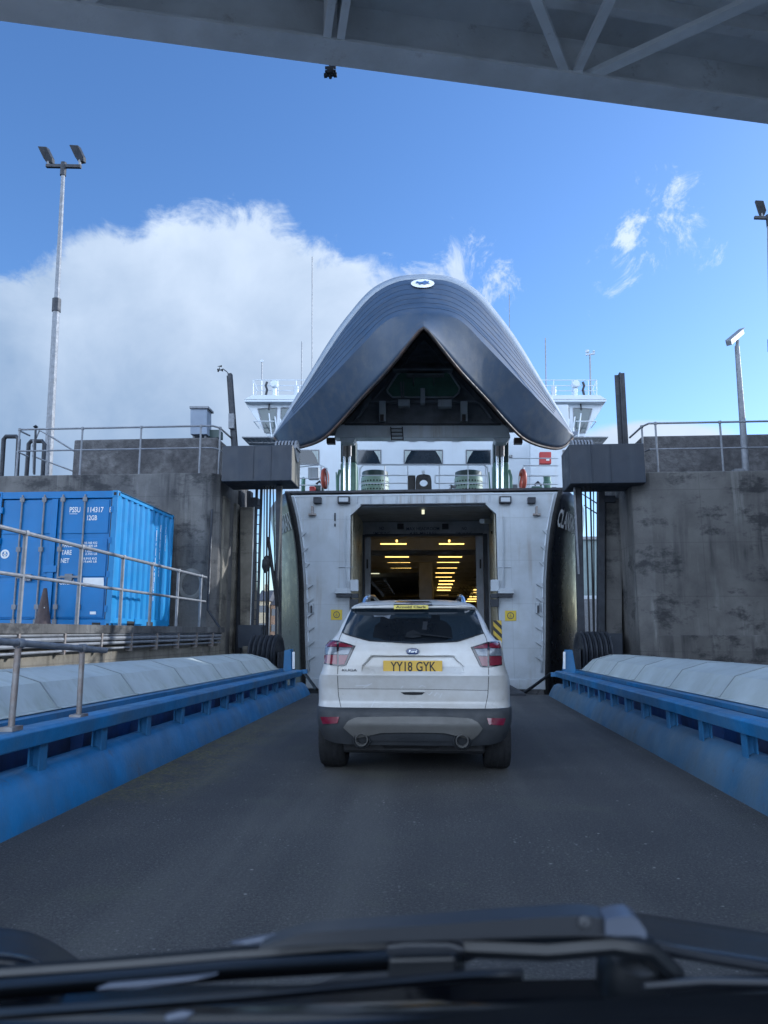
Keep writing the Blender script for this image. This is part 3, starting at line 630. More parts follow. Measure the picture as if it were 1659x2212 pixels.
    tx('10.160 KG', 182, 1170, 210, 1175); tx('22.400 LB', 182, 1176.5, 210, 1181.5)
    tx('1.250 KG', 184, 1187.5, 210, 1192.5); tx('2.755 LB', 184, 1194, 210, 1199)
    tx('8.910 KG', 180, 1204, 209, 1209); tx('19.645 LB', 180, 1210.5, 209, 1215.5); tx('CU.CAP', 128, 1252, 160, 1263)
    q = MB(); q.pbox(179, 1248, 224, 1267, yl, 0.003); q.build('data_panel', 'letter', t)
    q = MB(); q.pbox(194, 1321, 207, 1327, yl, 0.003); q.build('data_panel', 'letter', t)
    q = MB(); c = P(10.5, 1197, yl); q.lathe([(0.055, 0), (0.062, -0.003), (0.085, -0.003), (0.09, 0)], c, (0, 1, 0), 20); q.box(c.x-0.02, c.x+0.02, yl-0.003, yl, c.z-0.05, c.z+0.05); q.box(c.x-0.04, c.x+0.04, yl-0.003, yl, c.z-0.02, c.z+0.0); q.build('round_mark', 'letter', t)
    q = MB(); q.pbox(150, 1109.5, 167, 1110.5, yl, 0.003); q.build('underline', 'letter', t)
container()
# traffic cone
c = P(92, 1347, 13.2); c.z = QZ
t = thing('traffic_cone', c, 'dirty dark traffic cone standing in front of the container doors', 'cone')
q = MB(); q.lathe([(0.16, 0.03), (0.14, 0.06), (0.035, 0.68), (0.03, 0.70), (0.001, 0.70)], c, (0, 0, 1), 20); q.build('cone_body', 'cone', t, smooth=True)
q = MB(); q.box(c.x-0.2, c.x+0.2, c.y-0.2, c.y+0.2, c.z, c.z+0.035); q.build('cone_base', 'cone', t, bevel=0.015)
q = MB(); q.lathe([(0.012, -0.004), (0.001, -0.005)], c+Vector((0.05, -0.075, 0.34)), (0.2, 1, 0), 10); q.build('reflective_patch', 'letter', t)

# ------------------------------------------------------------------ masts, poles, cabinet
def mast(u0, v0, u1, v1, Y, zbase, label, heads, r=0.135, r2=0.06, arm=None):
    top = P(u1, v1, Y); lo = P(u0, v0, Y); lo.z = min(lo.z, zbase)
    t = thing('lamp_mast', lo, label, 'lamp mast', 'floodlight masts')
    mid = lerp(lo, top, 0.56)
    q = MB(); q.tube([lo, mid], r, 8, r*0.78); q.build('lower_pole', 'galv', t)
    q = MB(); q.tube([mid-(mid-lo)*0.02, mid+(top-mid)*0.06], r*1.0, 8); q.build('collar', 'steel_dark', t)
    q = MB(); q.tube([mid, top], r*0.62, 8, r2); q.build('upper_pole', 'galv', t)
    q = MB(); q.beam(top+Vector((-arm, 0, 0.02)), top+Vector((arm, 0, -0.06)), 0.1, 0.1); q.tube([top-Vector((0, 0, 0.35)), top+Vector((0, 0, 0.1))], r2*1.6, 8); q.build('crossarm', 'steel_dark', t)
    for sx in heads:
        c = top+Vector((sx, 0, 0.1))
        q = MB(); q.beam(c-Vector((0, 0, 0.1)), c+Vector((-0.05, 0, 0.15)), 0.06, 0.06); fl = q.build('floodlight', 'galv', t)
        a = [c+Vector(w)*0.74 for w in ((-0.10, 0, 0.02), (0.12, 0, 0.04), (0.16, -0.12, 0.20), (-0.02, -0.3, 0.62), (-0.42, -0.3, 0.66), (-0.22, -0.12, 0.20))]
        q = MB(); q.prism(a, (0.03, 0.16, 0.02)); q.build('lamp_housing', 'steel_dark', fl, bevel=0.02)
    return t
mast(105, 1022, 137.5, 358, 21, ztop, 'tall galvanised lamp mast with two floodlights rising behind the left pier', (-0.5, 0.55), arm=0.58)
mast(1664, 1020, 1660, 470, 26, zr, 'lamp mast with two floodlights half cut by the right edge of the picture', (-0.2, 0.55), r=0.12, arm=0.5)
q = MB()
# CCTV pole
lo = P(1611, 1012, 17.9); lo.z = zr; top = P(1592, 748, 17.9)
t = thing('cctv_pole', lo, 'tall pole with a security camera on top of the right pier', 'camera pole')
q = MB(); q.tube([lo, lerp(lo, top, 0.52), top], 0.085, 12, 0.055); q.box(lo.x-0.16, lo.x+0.12, lo.y-0.1, lo.y+0.1, zr-0.01, zr+0.03); q.build('pole', 'galv', t, smooth=True)
q = MB(); q.tube([top, P(1594, 735, 17.9)], 0.04); q.box(lo.x-0.3, lo.x-0.08, lo.y-0.1, lo.y+0.1, zr, zr+0.2); q.build('bracket', 'galv', t)
a, c = P(1574, 741, 17.6), P(1601, 717, 18.3)
q = MB(); q.beam(a, c, 0.13, 0.13); q.beam(a+Vector((0.0, 0, 0.08)), c+Vector((0.03, 0, 0.09)), 0.16, 0.02); q.build('security_camera', 'galv', t, bevel=0.015)
# anemometer pole (left) and bare steel post (right)
lo = P(509, 970, 18.3); top = P(497, 808, 18.3)
t = thing('weather_pole', lo, 'dark steel pole with a small wind gauge and a junction box above the left girder', 'pole')
q = MB(); q.beam(lo, top, 0.1, 0.14, (0, 1, 0)); q.beam(lo+Vector((-0.1, 0.05, 0)), top+Vector((-0.08, 0.05, -0.03)), 0.04, 0.05, (0, 1, 0)); q.build('pole', 'steel_dark', t)
q = MB(); q.tube([top+Vector((0, 0, -0.05)), P(490, 803, 18.3), P(482, 797, 18.3), P(474, 800, 18.3)], 0.014, 6); q.build('gauge_arm', 'steel_dark', t)
g0 = P(474, 800, 18.3)
q = MB(); q.tube([g0, g0+Vector((0, 0, 0.08))], 0.012, 6)
for dx, dy in ((0.07, 0.02), (-0.05, 0.05), (-0.02, -0.07)):
    q.tube([g0, g0+Vector((dx, dy, 0))], 0.005, 5); q.lathe([(0.001, -0.025), (0.025, -0.01), (0.025, 0.02)], g0+Vector((dx, dy, 0)), (1, 0.4, 0), 8)
q.add([g0+Vector((-0.07, 0, 0.11)), g0+Vector((0.06, 0.01, 0.09)), g0+Vector((0.06, 0.01, 0.15))], [(0, 1, 2)]); q.build('wind_gauge', 'black', t)
q = MB(); q.pbox(493, 893, 505, 925, 18.15, 0.12); q.build('junction_box', 'galv', t, bevel=0.01)
lo = P(1347, 970, 18.3); top = P(1338, 806, 18.3)
q = MB(); q.beam(lo, top, 0.03, 0.13, (0, 1, 0)); q.beam(lo+Vector((-.055, 0, 0)), top+Vector((-.055, 0, -0.05)), 0.02, 0.14, (1, 0, 0)); q.beam(lo+Vector((.055, 0, 0)), top+Vector((.055, 0, 0)), 0.02, 0.14, (1, 0, 0))
q.build('steel_post', 'steel_dark', None, label='bare steel post standing above the right girder against the sky', cat='post')
# cabinet
p = P(430, 1000, 18.7)
t = thing('control_cabinet', (p.x, 18.9, P(430, 950, 18.7).z), 'pale box cabinet on legs on top of the left concrete block', 'cabinet')
q = MB(); q.pbox(411, 882, 447, 938, 18.65, 0.4); q.build('housing', 'cabinet', t, bevel=0.012)
q = MB(); q.pbox(409, 877, 450, 882, 18.6, 0.5); q.build('roof', 'galv', t, bevel=0.01)
for u in (416, 441): q = MB(); q.pbox(u, 938, u+4, 952, 18.75, 0.1); q.build('leg', 'galv', t)
q = MB(); q.pbox(449, 928, 475, 945, 18.9, 0.3); q.build('terminal_box', 'green_dark', None, bevel=0.01, label='low green box beside the pale cabinet on the left pier', cat='box')

# ------------------------------------------------------------------ lifting towers
def tower(s):
    L_ = s < 0
    t = thing('lifting_tower', (-4.2 if L_ else 3.9, 18, -2), 'dark box girder on columns %s' % ('left of the ferry bow, pale end face' if L_ else 'right of the ferry bow, dark end face'), 'lifting tower', 'ramp lifting towers')
    if L_:
        x0, x1 = P(482, 963, 17.0).x, P(632, 963, 17.0).x; zt_, zb = P(560, 963, 17.0).z, P(560, 1040, 17.0).z
    else:
        x0, x1 = P(1390, 960, 17.0).x, P(1228, 960, 17.0).x; zt_, zb = P(1300, 960, 17.0).z, P(1300, 1045, 17.0).z
    q = MB(); q.box(x0, x1, 16.95, 18.0, zb, zt_); q.build('box_girder', 'girder', t, bevel=0.015)
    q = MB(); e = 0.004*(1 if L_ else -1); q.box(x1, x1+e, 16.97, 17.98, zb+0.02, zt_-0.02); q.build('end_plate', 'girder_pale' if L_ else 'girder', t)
    q = MB()
    for f in (0.3, 0.55): xx = lerp(x1, x0, f); q.box(xx-0.008, xx+0.008, 16.935, 16.95, zb+0.05, zt_-0.02)
    q.build('weld_rib', 'girder', t)
    # head sheaves poking out of the top
    ua, ub = (598, 640) if L_ else (1236, 1277)
    a, c = P(ua, 960, 17.4), P(ub, 960, 17.4)
    for i in range(7):
        xx = lerp(a.x, c.x, i/6); q = MB(); q.lathe([(0.001, -0.012), (0.25, -0.012), (0.27, -0.022), (0.27, 0.022), (0.25, 0.012), (0.001, 0.012)], (xx, 17.5, zt_-0.03), (1, 0, 0), 20); q.build('head_sheave', 'galv', t)
    q = MB(); q.box(a.x-0.05, c.x+0.05, 17.25, 17.75, zt_, zt_+0.07); q.build('sheave_base', 'galv', t)
    # columns
    def colm(u0, v0, u1, v1, Y, d, m, nm='column'): q = MB(); q.pbox(u0, v0, u1, v1, Y, d); q.build(nm, m, t, bevel=0.01)
    if L_:
        colm(519, 1095, 545, 1352, 18.6, 0.5, 'concrete_lit'); colm(500, 1060, 521, 1500, 18.9, 0.4, 'steel_dark', 'recess_shade_box')  # last box is added dark for the shaded slot by the pier
        colm(533, 1060, 541, 1100, 18.8, 0.3, 'steel_dark', 'column'); colm(541, 1074, 556, 1096, 18.8, 0.3, 'steel_dark', 'cross_brace')
        colm(513, 1350, 565, 1400, 18.2, 0.7, 'girder', 'ballast_box'); colm(524, 1396, 538, 1440, 18.1, 0.3, 'concrete_lit', 'stub')
        q = MB(); q.tube([P(549, 1095, 18.5), P(541, 1350, 18.5)], 0.012); q.build('conduit', 'letter', t)
        q = MB(); q.beam(P(555, 1050, 18.4), P(545, 1352, 18.4), 0.06, 0.06, (0, 1, 0)); q.beam(P(565, 1050, 18.4), P(556, 1352, 18.4), 0.06, 0.06, (0, 1, 0))
        for k in range(13): v = 1092+k*20.5; q.beam(P(554-k*0.7, v, 18.4), P(563-k*0.7, v, 18.4), 0.02, 0.02)
        q.build('ladder', 'steel_dark', t)
        q = MB(); q.beam(P(603, 1050, 17.5), P(601, 1380, 17.5), 0.13, 0.16, (0, 1, 0)); q.build('guide_column', 'steel_dark', t, bevel=0.01)
        q = MB(); q.beam(P(609, 1050, 17.4), P(601, 1250, 17.4), 0.03, 0.05, (0, 1, 0)); q.beam(P(601, 1250, 17.4), P(600, 1370, 17.4), 0.03, 0.05, (0, 1, 0)); q.build('edge_strip', 'girder_pale', t)
    else:
        colm(1310, 1075, 1344, 1420, 18.6, 0.5, 'concrete'); colm(1340, 1080, 1369, 1500, 18.9, 0.4, 'steel_dark', 'recess_shade_box')  # second box stands in for the shade of the right slot
        colm(1293, 1050, 1307, 1390, 18.5, 0.25, 'steel_dark', 'column'); colm(1304, 1070, 1330, 1085, 18.5, 0.3, 'steel_dark', 'cross_brace')
        q = MB(); q.beam(P(1247, 1050, 17.5), P(1256, 1390, 17.5), 0.15, 0.16, (0, 1, 0)); q.build('guide_column', 'steel_dark', t, bevel=0.01)
        q = MB(); q.beam(P(1240, 1050, 17.4), P(1250, 1240, 17.4), 0.04, 0.05, (0, 1, 0)); q.build('edge_strip', 'galv', t)
        colm(1290, 1368, 1345, 1420, 18.2, 0.7, 'girder', 'ballast_box'); colm(1286, 1374, 1320, 1384, 17.9, 0.4, 'galv', 'bracket')
    # cables
    cab = ((577, 575), (584, 578), (590, 597), (571, 569)) if L_ else ((1264, 1274), (1275, 1283), (1256, 1262), (1282, 1284))
    for i, (ut, ub_) in enumerate(cab):
        q = MB(); q.tube([P(ut, 1050, 17.3+0.1*i), P(ub_, 1385, 17.3+0.1*i)], 0.021 if i < 2 else 0.014, 8)
        q.build('lifting_cable', 'black', None, smooth=True, label='%s steel rope hanging from the %s girder to the pulleys' % ((('second from left thick', 'third from left thick', 'rightmost thin slanting', 'leftmost thin') if L_ else ('second from left thick', 'third from left thick', 'leftmost thin', 'rightmost thin'))[i], 'left' if L_ else 'right'), cat='cable', group='lifting ropes, left side' if L_ else 'lifting ropes, right side')
    if L_:
        q = MB(); c = P(575, 1218, 17.35); q.lathe([(0.03, -0.22), (0.10, -0.08), (0.10, 0.08), (0.03, 0.2)], c, (0.05, 0, 1), 10); q.tube([P(579, 1160, 17.35), P(599, 1310, 17.4)], 0.04); q.tube([P(597, 1250, 17.3), P(605, 1320, 17.3)], 0.03)
        q.build('rope_clamp', 'rubber', t, smooth=True)
    # lower sheave block
    ua, ub, vc = (551, 600, 1418) if L_ else (1254, 1308, 1412)
    g = thing('pulley_block', P((ua+ub)/2, 1440, 17.0), 'row of big cable pulleys at the far end of the %s covers' % ('left' if L_ else 'right'), 'pulleys', 'ramp pulley blocks')
    for i in range(6):
        c = P(lerp(ua, ub, i/5), vc, 17.0)
        q = MB(); q.lathe([(0.05, -0.03), (0.36, -0.025), (0.38, -0.04), (0.47, -0.045), (0.49, -0.035), (0.45, 0), (0.49, 0.035), (0.47, 0.045), (0.38, 0.04), (0.36, 0.025), (0.05, 0.03)], c, (1, 0.06*s, 0), 36)
        q.build('pulley_wheel', 'steel_dark', g, smooth=True)
    q = MB(); q.tube([P(ua-5, vc, 17), P(ub+9, vc, 17)], 0.08, 12); q.build('axle', 'steel_dark', g, smooth=True)
    q = MB(); a = P(ua-8, vc, 17); c = P(ub+8, vc, 17); q.box(min(a.x, c.x), min(a.x, c.x)+0.03, 16.7, 17.3, 0.3, a.z+0.1); q.build('cheek_plate', 'steel_dark', g); q = MB(); q.box(max(a.x, c.x)-0.03, max(a.x, c.x), 16.7, 17.3, 0.3, a.z+0.1); q.build('cheek_plate', 'steel_dark', g)
    pts = ((611, 1455), (614, 1405), (628, 1402), (630, 1452)) if L_ else ((1218, 1457), (1224, 1404), (1237, 1404), (1246, 1460))
    q = MB(); q.prism([P(u, v, 16.2) for u, v in pts], (0, 0.3, 0)); q.build('bracket', 'blue', g, bevel=0.01)
    uu = 634 if L_ else 1219
    q = MB(); q.pbox(uu-2.5, 1408, uu+2.5, 1445, 16.15, 0.02); q.build('height_marker', 'letter', None, label='small pale yellow marker plate beside the %s blue bracket' % ('left' if L_ else 'right'), cat='marker', group='marker plates')
    q = MB(); q.beam(P(637, 1453, 16.3) if L_ else P(1190, 1457, 16.3), P(664, 1450, 16.3) if L_ else P(1215, 1457, 16.3), 0.06, 0.09); 
    q.build('end_rail', 'blue', g)
tower(-1); tower(1)
# ------------------------------------------------------------------ FERRY
FX = -0.35
FR = [(-2.7, 3.15), (0.3, 3.42), (2.0, 3.5), (3.2, 3.56), (4.4, 3.72), (5.0, 3.86), (5.45, 3.98)]
GR = [(21, 0), (22, 0.55), (24, 1.35), (27, 2.1), (31, 2.9), (36, 3.5), (44, 4.0), (60, 4.3), (110, 4.2)]
KZ = [(-2.7, 0.95), (3, 0.93), (5.45, 0.85)]
def hw(Y, z): return smooth_interp(FR, z) + smooth_interp(GR, Y)*smooth_interp(KZ, z)
DECK = 5.38
ferry = thing('ferry', (FX, 40, 0), 'large ferry, bow visor raised like a dark hood over its open lit car deck', 'ferry')
def build_ferry():
    t = ferry
    Ys = [21+0.25*i for i in range(20)]+[26, 27, 28.5, 30, 33, 36, 40, 44, 50, 60, 80, 100]
    zs = [-2.7, -1, 0.3, 1.2, 2, 2.8, 3.6, 4.2, 4.7, 5.1, 5.45]
    q = MB()
    for s in (-1, 1): q.grid([[Vector((FX+s*hw(Y, z), Y, z)) for z in zs] for Y in Ys])
    q.grid([[Vector((FX+k*hw(100, z), 100, z)) for z in zs] for k in (-1, 0, 1)])
    q.build('hull', 'hull', t, smooth=True, thick=0.03)
    # rubbed weld seams on the hull side
    q = MB(); q.grid([[Vector((FX-hw(Y, -2.7)+0.1, Y, DECK-0.02)) for Y in (21.2, 100)], [Vector((FX+hw(Y, -2.7)-0.1, Y, DECK-0.02)) for Y in (21.2, 100)]])
    for s in (-1, 1): q.grid([[Vector((FX+s*(hw(Y, 5.3)-0.03), Y, DECK-0.02)) for Y in Ys], [Vector((FX+s*2, Y, DECK-0.023)) for Y in Ys]])
    q.build('fore_deck', 'green_dark', t)
    # bow frame
    o = 2.095; top = 5.03; yF = 21.0
    fr = MB()
    for s in (-1, 1):
        outer = [(s*(hw(21, z)-0.10), z) for z in (0.12, 0.8, 2.0, 3.2, 4.4, 5.0, 5.36)]
        poly = [Vector((FX+x, yF+0.02, z)) for x, z in [(s*o, 0.12)]+outer+[(s*o, 5.36)]]
        fr.prism(poly, (0, 0.22, 0))
        fr.prism([Vector((FX+s*o, yF+0.022, top)), Vector((FX+s*o, yF+0.022, top-0.3)), Vector((FX+s*(o-0.32), yF+0.022, top))], (0, 0.2, 0))
    fr.prism([Vector((FX-o, yF+0.02, top)), Vector((FX+o, yF+0.02, top)), Vector((FX+o, yF+0.02, 5.36)), Vector((FX-o, yF+0.02, 5.36))], (0, 0.22, 0))
    fr.build('bow_frame', 'white', t)
    for s in (-1, 1):
        q = MB(); zz = [-2.7, -1, 0.3, 1.2, 2, 2.8, 3.6, 4.2, 4.7, 5.1, 5.45]
        q.grid([[Vector((FX+s*(hw(21, z)+0.012), yF-0.03, z)) for z in zz], [Vector((FX+s*(hw(21, z)-0.09), yF-0.04, z)) for z in zz], [Vector((FX+s*(hw(21, z)-0.09), yF+0.1, z)) for z in zz]])
        q.build('bow_seal', 'rubber', t, thick=0.02, smooth=True)
    for s in (-1, 1):
        q = MB(); zz = [0.3, 1.2, 2, 2.8, 3.6, 4.2, 4.7, 5.1, 5.3]
        q.grid([[Vector((FX+s*(hw(21, z)-0.2), yF-0.06, z)) for z in zz], [Vector((FX+s*(hw(21, z)-0.23), yF+0.03, z)) for z in zz]])
        q.build('seal_lip', 'white_hi', t, thick=0.012, smooth=True)
    q = MB(); q.box(FX-4.02, FX+4.02, yF-0.06, yF+0.4, 5.385, 5.46); q.build('deck_edge', 'steel_dark', t, bevel=0.01)
    q = MB(); q.box(FX-3.9, FX+3.9, yF-0.0, yF+0.02, 5.3, 5.34)
    q.build('edge_flange', 'white_hi', t)
    for k in range(11):
        x = FX-1.9+k*0.38*1.0; q = MB(); q.box(x-0.006, x+0.006, yF-0.04, yF+0.018, 5.08, 5.30); q.build('gusset', 'white', t)
    q = MB(); q.box(FX-o+0.3, FX+o-0.3, yF-0.05, yF+0.018, top-0.01, top+0.02); q.build('drip_edge', 'steel_dark', t)
    # gusset fins down each side of the frame
    for s in (-1, 1):
        for z in (0.75, 1.15, 1.55, 1.95, 2.35, 2.75, 3.35, 3.8, 4.25):
            xo = FX+s*(hw(21, z)-0.2); w = 0.19 if z < 3 else 0.12
            q = MB(); q.prism([(xo, yF-0.0, z), (xo-s*w, yF-0.0, z-0.02), (xo, yF+0.0, z-0.15)], (0, -0.09, 0)); q.build('gusset', 'white', t)
        for (u, v, w, h, m) in ((68, 1080, 17, 13, 'steel_dark'), (148, 1079, 26, 15, 'steel_dark')):
            uc = 917+s*(300-68) if u == 68 else 917+s*175
            q = MB(); q.pbox(uc-w/2, v-h/2, uc+w/2, v+h/2, yF-0.14, 0.17); q.build('vent_box', m, t, bevel=0.01)
            if u != 68: q = MB(); q.pbox(uc-w/2+3, v-h/2+3, uc+w/2-3, v+h/2-3, yF-0.15, 0.01); q.build('vent_face', 'white', t)
        uc = 917+s*243
        q = MB(); q.pbox(uc-2, 1093, uc+2, 1112, yF-0.12, 0.14); q.pbox(uc-8, 1109, uc+8, 1113, yF-0.1, 0.12); q.build('bow_bracket', 'galv_rust', t, bevel=0.005)
        uc = 917+s*245
        q = MB(); q.pbox(uc-4, 1302, uc+4, 1325, yF-0.12, 0.14); q.build('locking_lug', 'white', t, bevel=0.02)
        q = MB(); q.pbox(uc-1.5, 1308, uc+2.5, 1324, yF-0.135, 0.02); q.build('lug_slot', 'steel_dark', t)
        # hooded box and locker beside the opening
        a, c = (917+s*175)-18, (917+s*175)+18
        q = MB(); q.prism([P(a, 1283, yF), P(c, 1283, yF), P(c-2 if s < 0 else c-4, 1272, yF), P(a+4 if s < 0 else a+2, 1272, yF)], (0, -0.25, 0)); q.build('hooded_box', 'white', t, bevel=0.01)
        q = MB(); q.pbox(a+2, 1283.5, c-2, 1289, yF-0.22, 0.24); q.build('box_mouth', 'steel_dark', t)
        uc = 917+s*152
        for v0, v1, m in ((1252, 1277, 'white'), (1282, 1292, 'steel_dark'), (1294, 1311, 'steel_dark')):
            q = MB(); q.pbox(uc-9, v0, uc+9, v1, yF-0.12, 0.14); q.build('wall_locker', m, t, bevel=0.01)
        # yellow safety sign with dark emblem
        uc, vc = (727, 1328) if s < 0 else (1103, 1330)
        q = MB(); q.pbox(uc-12, vc-11, uc+12, vc+11, yF, 0.012); sg = q.build('warning_sign', 'yellow', t)
        q = MB(); c = P(uc, vc, yF-0.003); q.lathe([(0.075, 0.0), (0.085, -0.003), (0.095, 0.0)], c, (0, 1, 0), 18); q.beam(c+Vector((-0.05, 0, -0.05)), c+Vector((0.0, 0, 0.02)), 0.004, 0.018, (0, 1, 0)); q.beam(c+Vector((0.05, 0, -0.05)), c+Vector((0, 0, 0.02)), 0.004, 0.018, (0, 1, 0)); q.beam(c+Vector((0, 0, -0.09)), c+Vector((0, 0, 0.06)), 0.004, 0.018, (0, 1, 0)); q.build('sign_symbol', 'letter_dark', sg)
        # vertical seam / pipe and stains
        uc = 917+s*190
        q = MB(); q.tube([P(uc-s*20, 1115, yF-0.03), P(uc-s*20, 1270, yF-0.03)], 0.02, 6); q.build('pipe', 'white', t, smooth=True); q = MB(); q.tube([P(uc-s*4, 1225, yF-0.01), P(uc-s*36, 1225, yF-0.01)], 0.012, 5); q.build('pipe', 'white', t, smooth=True); q = MB(); q.tube([P(uc+s*60, 1478, yF-0.0), P(uc-s*25, 1478, yF-0.0)], 0.015, 5); q.build('pipe', 'white', t, smooth=True)
    q = MB(); q.pbox(722, 1108, 725, 1125, yF-0.02, 0.03); q.pbox(722, 1131, 725, 1137, yF-0.02, 0.03); q.build('hinge', 'steel_dark', t)
    # threshold + bow ramp
    q = MB(); q.box(FX-3.3, FX+3.3, yF-0.1, yF+0.5, -0.15, 0.13); q.build('threshold', 'white', t, bevel=0.02)
    q = MB(); q.box(FX-3.25, FX+3.25, yF-0.08, yF+0.3, -2.6, -0.16); q.build('forefoot', 'hull', t)
    q = MB(); q.prism([(FX-2.3, 16.9, 0.05), (FX+2.3, 16.9, 0.05), (FX+2.0, 21.4, 0.16), (FX-2.0, 21.4, 0.16)], (0, 0, -0.1)); q.build('bow_ramp', 'steel_dark', t)
    q = MB(); q.tube([P(1128, 1500, 18.8), P(1190, 1455, 20.5)], 0.04); q.tube([P(684, 1490, 18.8), P(655, 1450, 20.5)], 0.04); q.build('ramp_stay', 'black', t)
    # tunnel
    for s in (-1, 1):
        q = MB(); ys = [21.25+i*5.25/42 for i in range(43)]
        q.grid([[Vector((FX+s*(lerp(2.09, 2.30, (y-21.25)/5.25)-(0.035 if i % 6 < 2 else 0)), y, z)) for i, y in enumerate(ys)] for z in (0.0, 2.7, 5.35)])
        q.build('tunnel_wall', 'cream', t, thick=0.02)
    q = MB(); q.add([(FX-2.2, 21.2, 5.05), (FX+2.2, 21.2, 5.05), (FX+2.4, 26.5, 5.42), (FX-2.4, 26.5, 5.42)], [(0, 1, 2, 3)]); q.build('tunnel_ceiling', 'tunnel', t, thick=0.05)
    yh = 26.5; dl = P(788, 1158, yh).x; dr_ = P(1043, 1158, yh).x; dz = P(915, 1158, yh).z
    q = MB(); q.box(FX-2.4, dl-0.06, yh, yh+0.15, 0, dz+0.001); q.box(dr_+0.06, FX+2.4, yh, yh+0.15, 0, dz+0.001); q.box(FX-2.4, FX+2.4, yh, yh+0.15, dz, 5.45); q.build('inner_bulkhead', 'tunnel', t)
    q = MB(); q.box(dl-0.15, dl, yh-0.06, yh-0.003, 0, dz+0.06); q.box(dr_, dr_+0.15, yh-0.06, yh-0.003, 0, dz+0.06); q.box(dl, dr_, yh-0.06, yh-0.003, dz, dz+0.08); q.build('door_frame', 'girder', t)
    for a_, c_ in ((dl, dl+0.2), (dr_-0.25, dr_)): q = MB(); q.box(a_, c_, yh+0.2, yh+0.3, 0, dz); q.build('sliding_door_edge', 'tunnel', t)
    for u in (791.5, 1036): q = MB(); q.pbox(u, 1208, u+3.5, 1228, yh+0.18, 0.02); q.build('slot', 'black', t)
    def wtext(s, u0, v0, u1, v1, par=t, Y=yh-0.004, m='letter_dark', bold=0.01):
        a, c = P(u0, v1, Y), P(u1, v0, Y); text(s, 'lettering', m, par, a, (1, 0, 0), (0, 0, 1), width=c.x-a.x, height=c.z-a.z, bold=bold)
    wtext('MAX HEADROOM', 878, 1138, 949, 1146); wtext('4.85 METRES', 885, 1148.5, 943, 1156)
    wtext('NO', 819.5, 1137.5, 829.5, 1145); wtext('SMOKING', 806, 1148.5, 843, 1156); wtext('NO', 998, 1138, 1008, 1145); wtext('SMOKING', 984.5, 1148.5, 1020, 1156)
    for u in (865, 962): q = MB(); q.pbox(u-7, 1131, u+7, 1142, yh-0.2, 0.19); q.build('header_box', 'steel_dark', t, bevel=0.01)
    # front lamp, security camera
    q = MB(); q.pbox(909.5, 1092, 918.5, 1112, 22.2, 0.1); lf = q.build('bow_lamp', 'steel_dark', t, bevel=0.01)
    q = MB(); q.pbox(911, 1093, 917, 1110.5, 22.16, 0.038); q.build('diffuser', 'lamp_white', lf, bevel=0.008)
    q = MB(); q.beam(P(1041, 1126, 23.0), P(1060, 1126, 23.6), 0.16, 0.14); q.tube([P(1060, 1126, 23.6), P(1068, 1120, 23.6)], 0.03); q.build('security_camera', 'white_hi', t, bevel=0.02)
    for u in (763, 1066): q = MB(); q.tube([P(u-5, 1151, 23.4), P(u+4, 1148, 23.4)], 0.05); q.build('flood_lamp', 'steel_dark', t)
    # hazard stripe by the right jamb
    q = MB(); a = P(1067, 1408, yF-0.02); c = P(1083.5, 1340, yF-0.02); q.box(a.x, c.x, yF-0.0, yF+0.018, a.z, c.z); q.build('hazard_stripe', 'hazard', t)
    # car deck
    x0, x1, z1 = FX-4.6, FX+4.6, 5.3
    q = MB(); q.box(x0, x1, 26.6, 88, -0.1, 0.0); q.build('car_deck', 'deck_in', t)
    q = MB(); q.box(x0, x1, 26.66, 88, z1+0.05, z1+0.1); q.build('deckhead', 'deck_in', t)
    q = MB(); q.box(x0-0.1, x0, 26.66, 88, 0, z1); q.box(x1, x1+0.1, 26.66, 88, 0, z1); q.box(x0, x1, 88, 88.2, 0, z1); q.build('side_casing', 'deck_in', t)
    q = MB(); q.box(FX-0.55, FX+0.15, 40, 70, 0, z1); q.build('centre_casing', 'deck_in', t)
    for k in range(14):
        y = 31.2+k*3.3; q = MB(); q.box(x0, x1, y, y+0.14, 4.86 if k == 0 else 4.98, z1+0.05); q.build('deck_beam', 'deck_in', t)
    def lamp(u, v, w, Y, m='lamp_warm'):
        q = MB(); a = P(u-w/2, v, Y); c = P(u+w/2, v, Y); q.tube([a, c], 0.028 if Y < 50 else 0.045, 6); q.build('strip_light', m, t)
    R = [(975.5, 1175, 54, 29.8), (972.5, 1203, 51, 36), (968, 1214.5, 48, 39), (965.5, 1226.5, 43, 42), (961.3, 1237.5, 41, 45.5), (958.5, 1246.5, 35, 48.5), (965, 1254.5, 33.5, 52), (962.5, 1262, 31, 56), (960, 1269, 30, 60), (958.5, 1275, 29, 63), (956, 1280, 28, 68), (954.5, 1285, 27, 72)]
    for a in R: lamp(*a)
    for a in [(850, 1175, 56, 29.8), (857.5, 1203, 51, 36), (861.5, 1214.5, 49, 39), (866, 1226.5, 44, 42)]: lamp(*a)
    lamp(808, 1239, 23, 47, 'lamp_white')
    for k in range(6): lamp(1029-k*2.2, 1274+k*5, 12+k*2.2, 60+k*4)
    for u in (857, 970.5):
        q = MB(); q.pbox(u-2, 1166, u+2, 1171, 29.9, 0.05); q.build('round_lamp', 'lamp_warm', t)
    # folded vehicle ramp slats on the right, stairs on the left
    for k in range(9):
        q = MB(); q.beam(P(1000-k*3.5, 1236+k*6, 50+k*2), P(1040, 1234+k*6.3, 46+k*2), 0.25, 0.08)
        for j in range(5): q.beam(P(1002+j*8-k*2, 1236+k*6, 50+k*2), P(1006+j*8-k*2, 1242+k*6, 50+k*2), 0.08, 0.08)
        q.build('ramp_slat', 'galv', t)
    q = MB(); q.beam(P(798, 1252, 34), P(830, 1288, 34), 0.06, 0.1); q.beam(P(830, 1250, 36), P(852, 1284, 36), 0.06, 0.1)
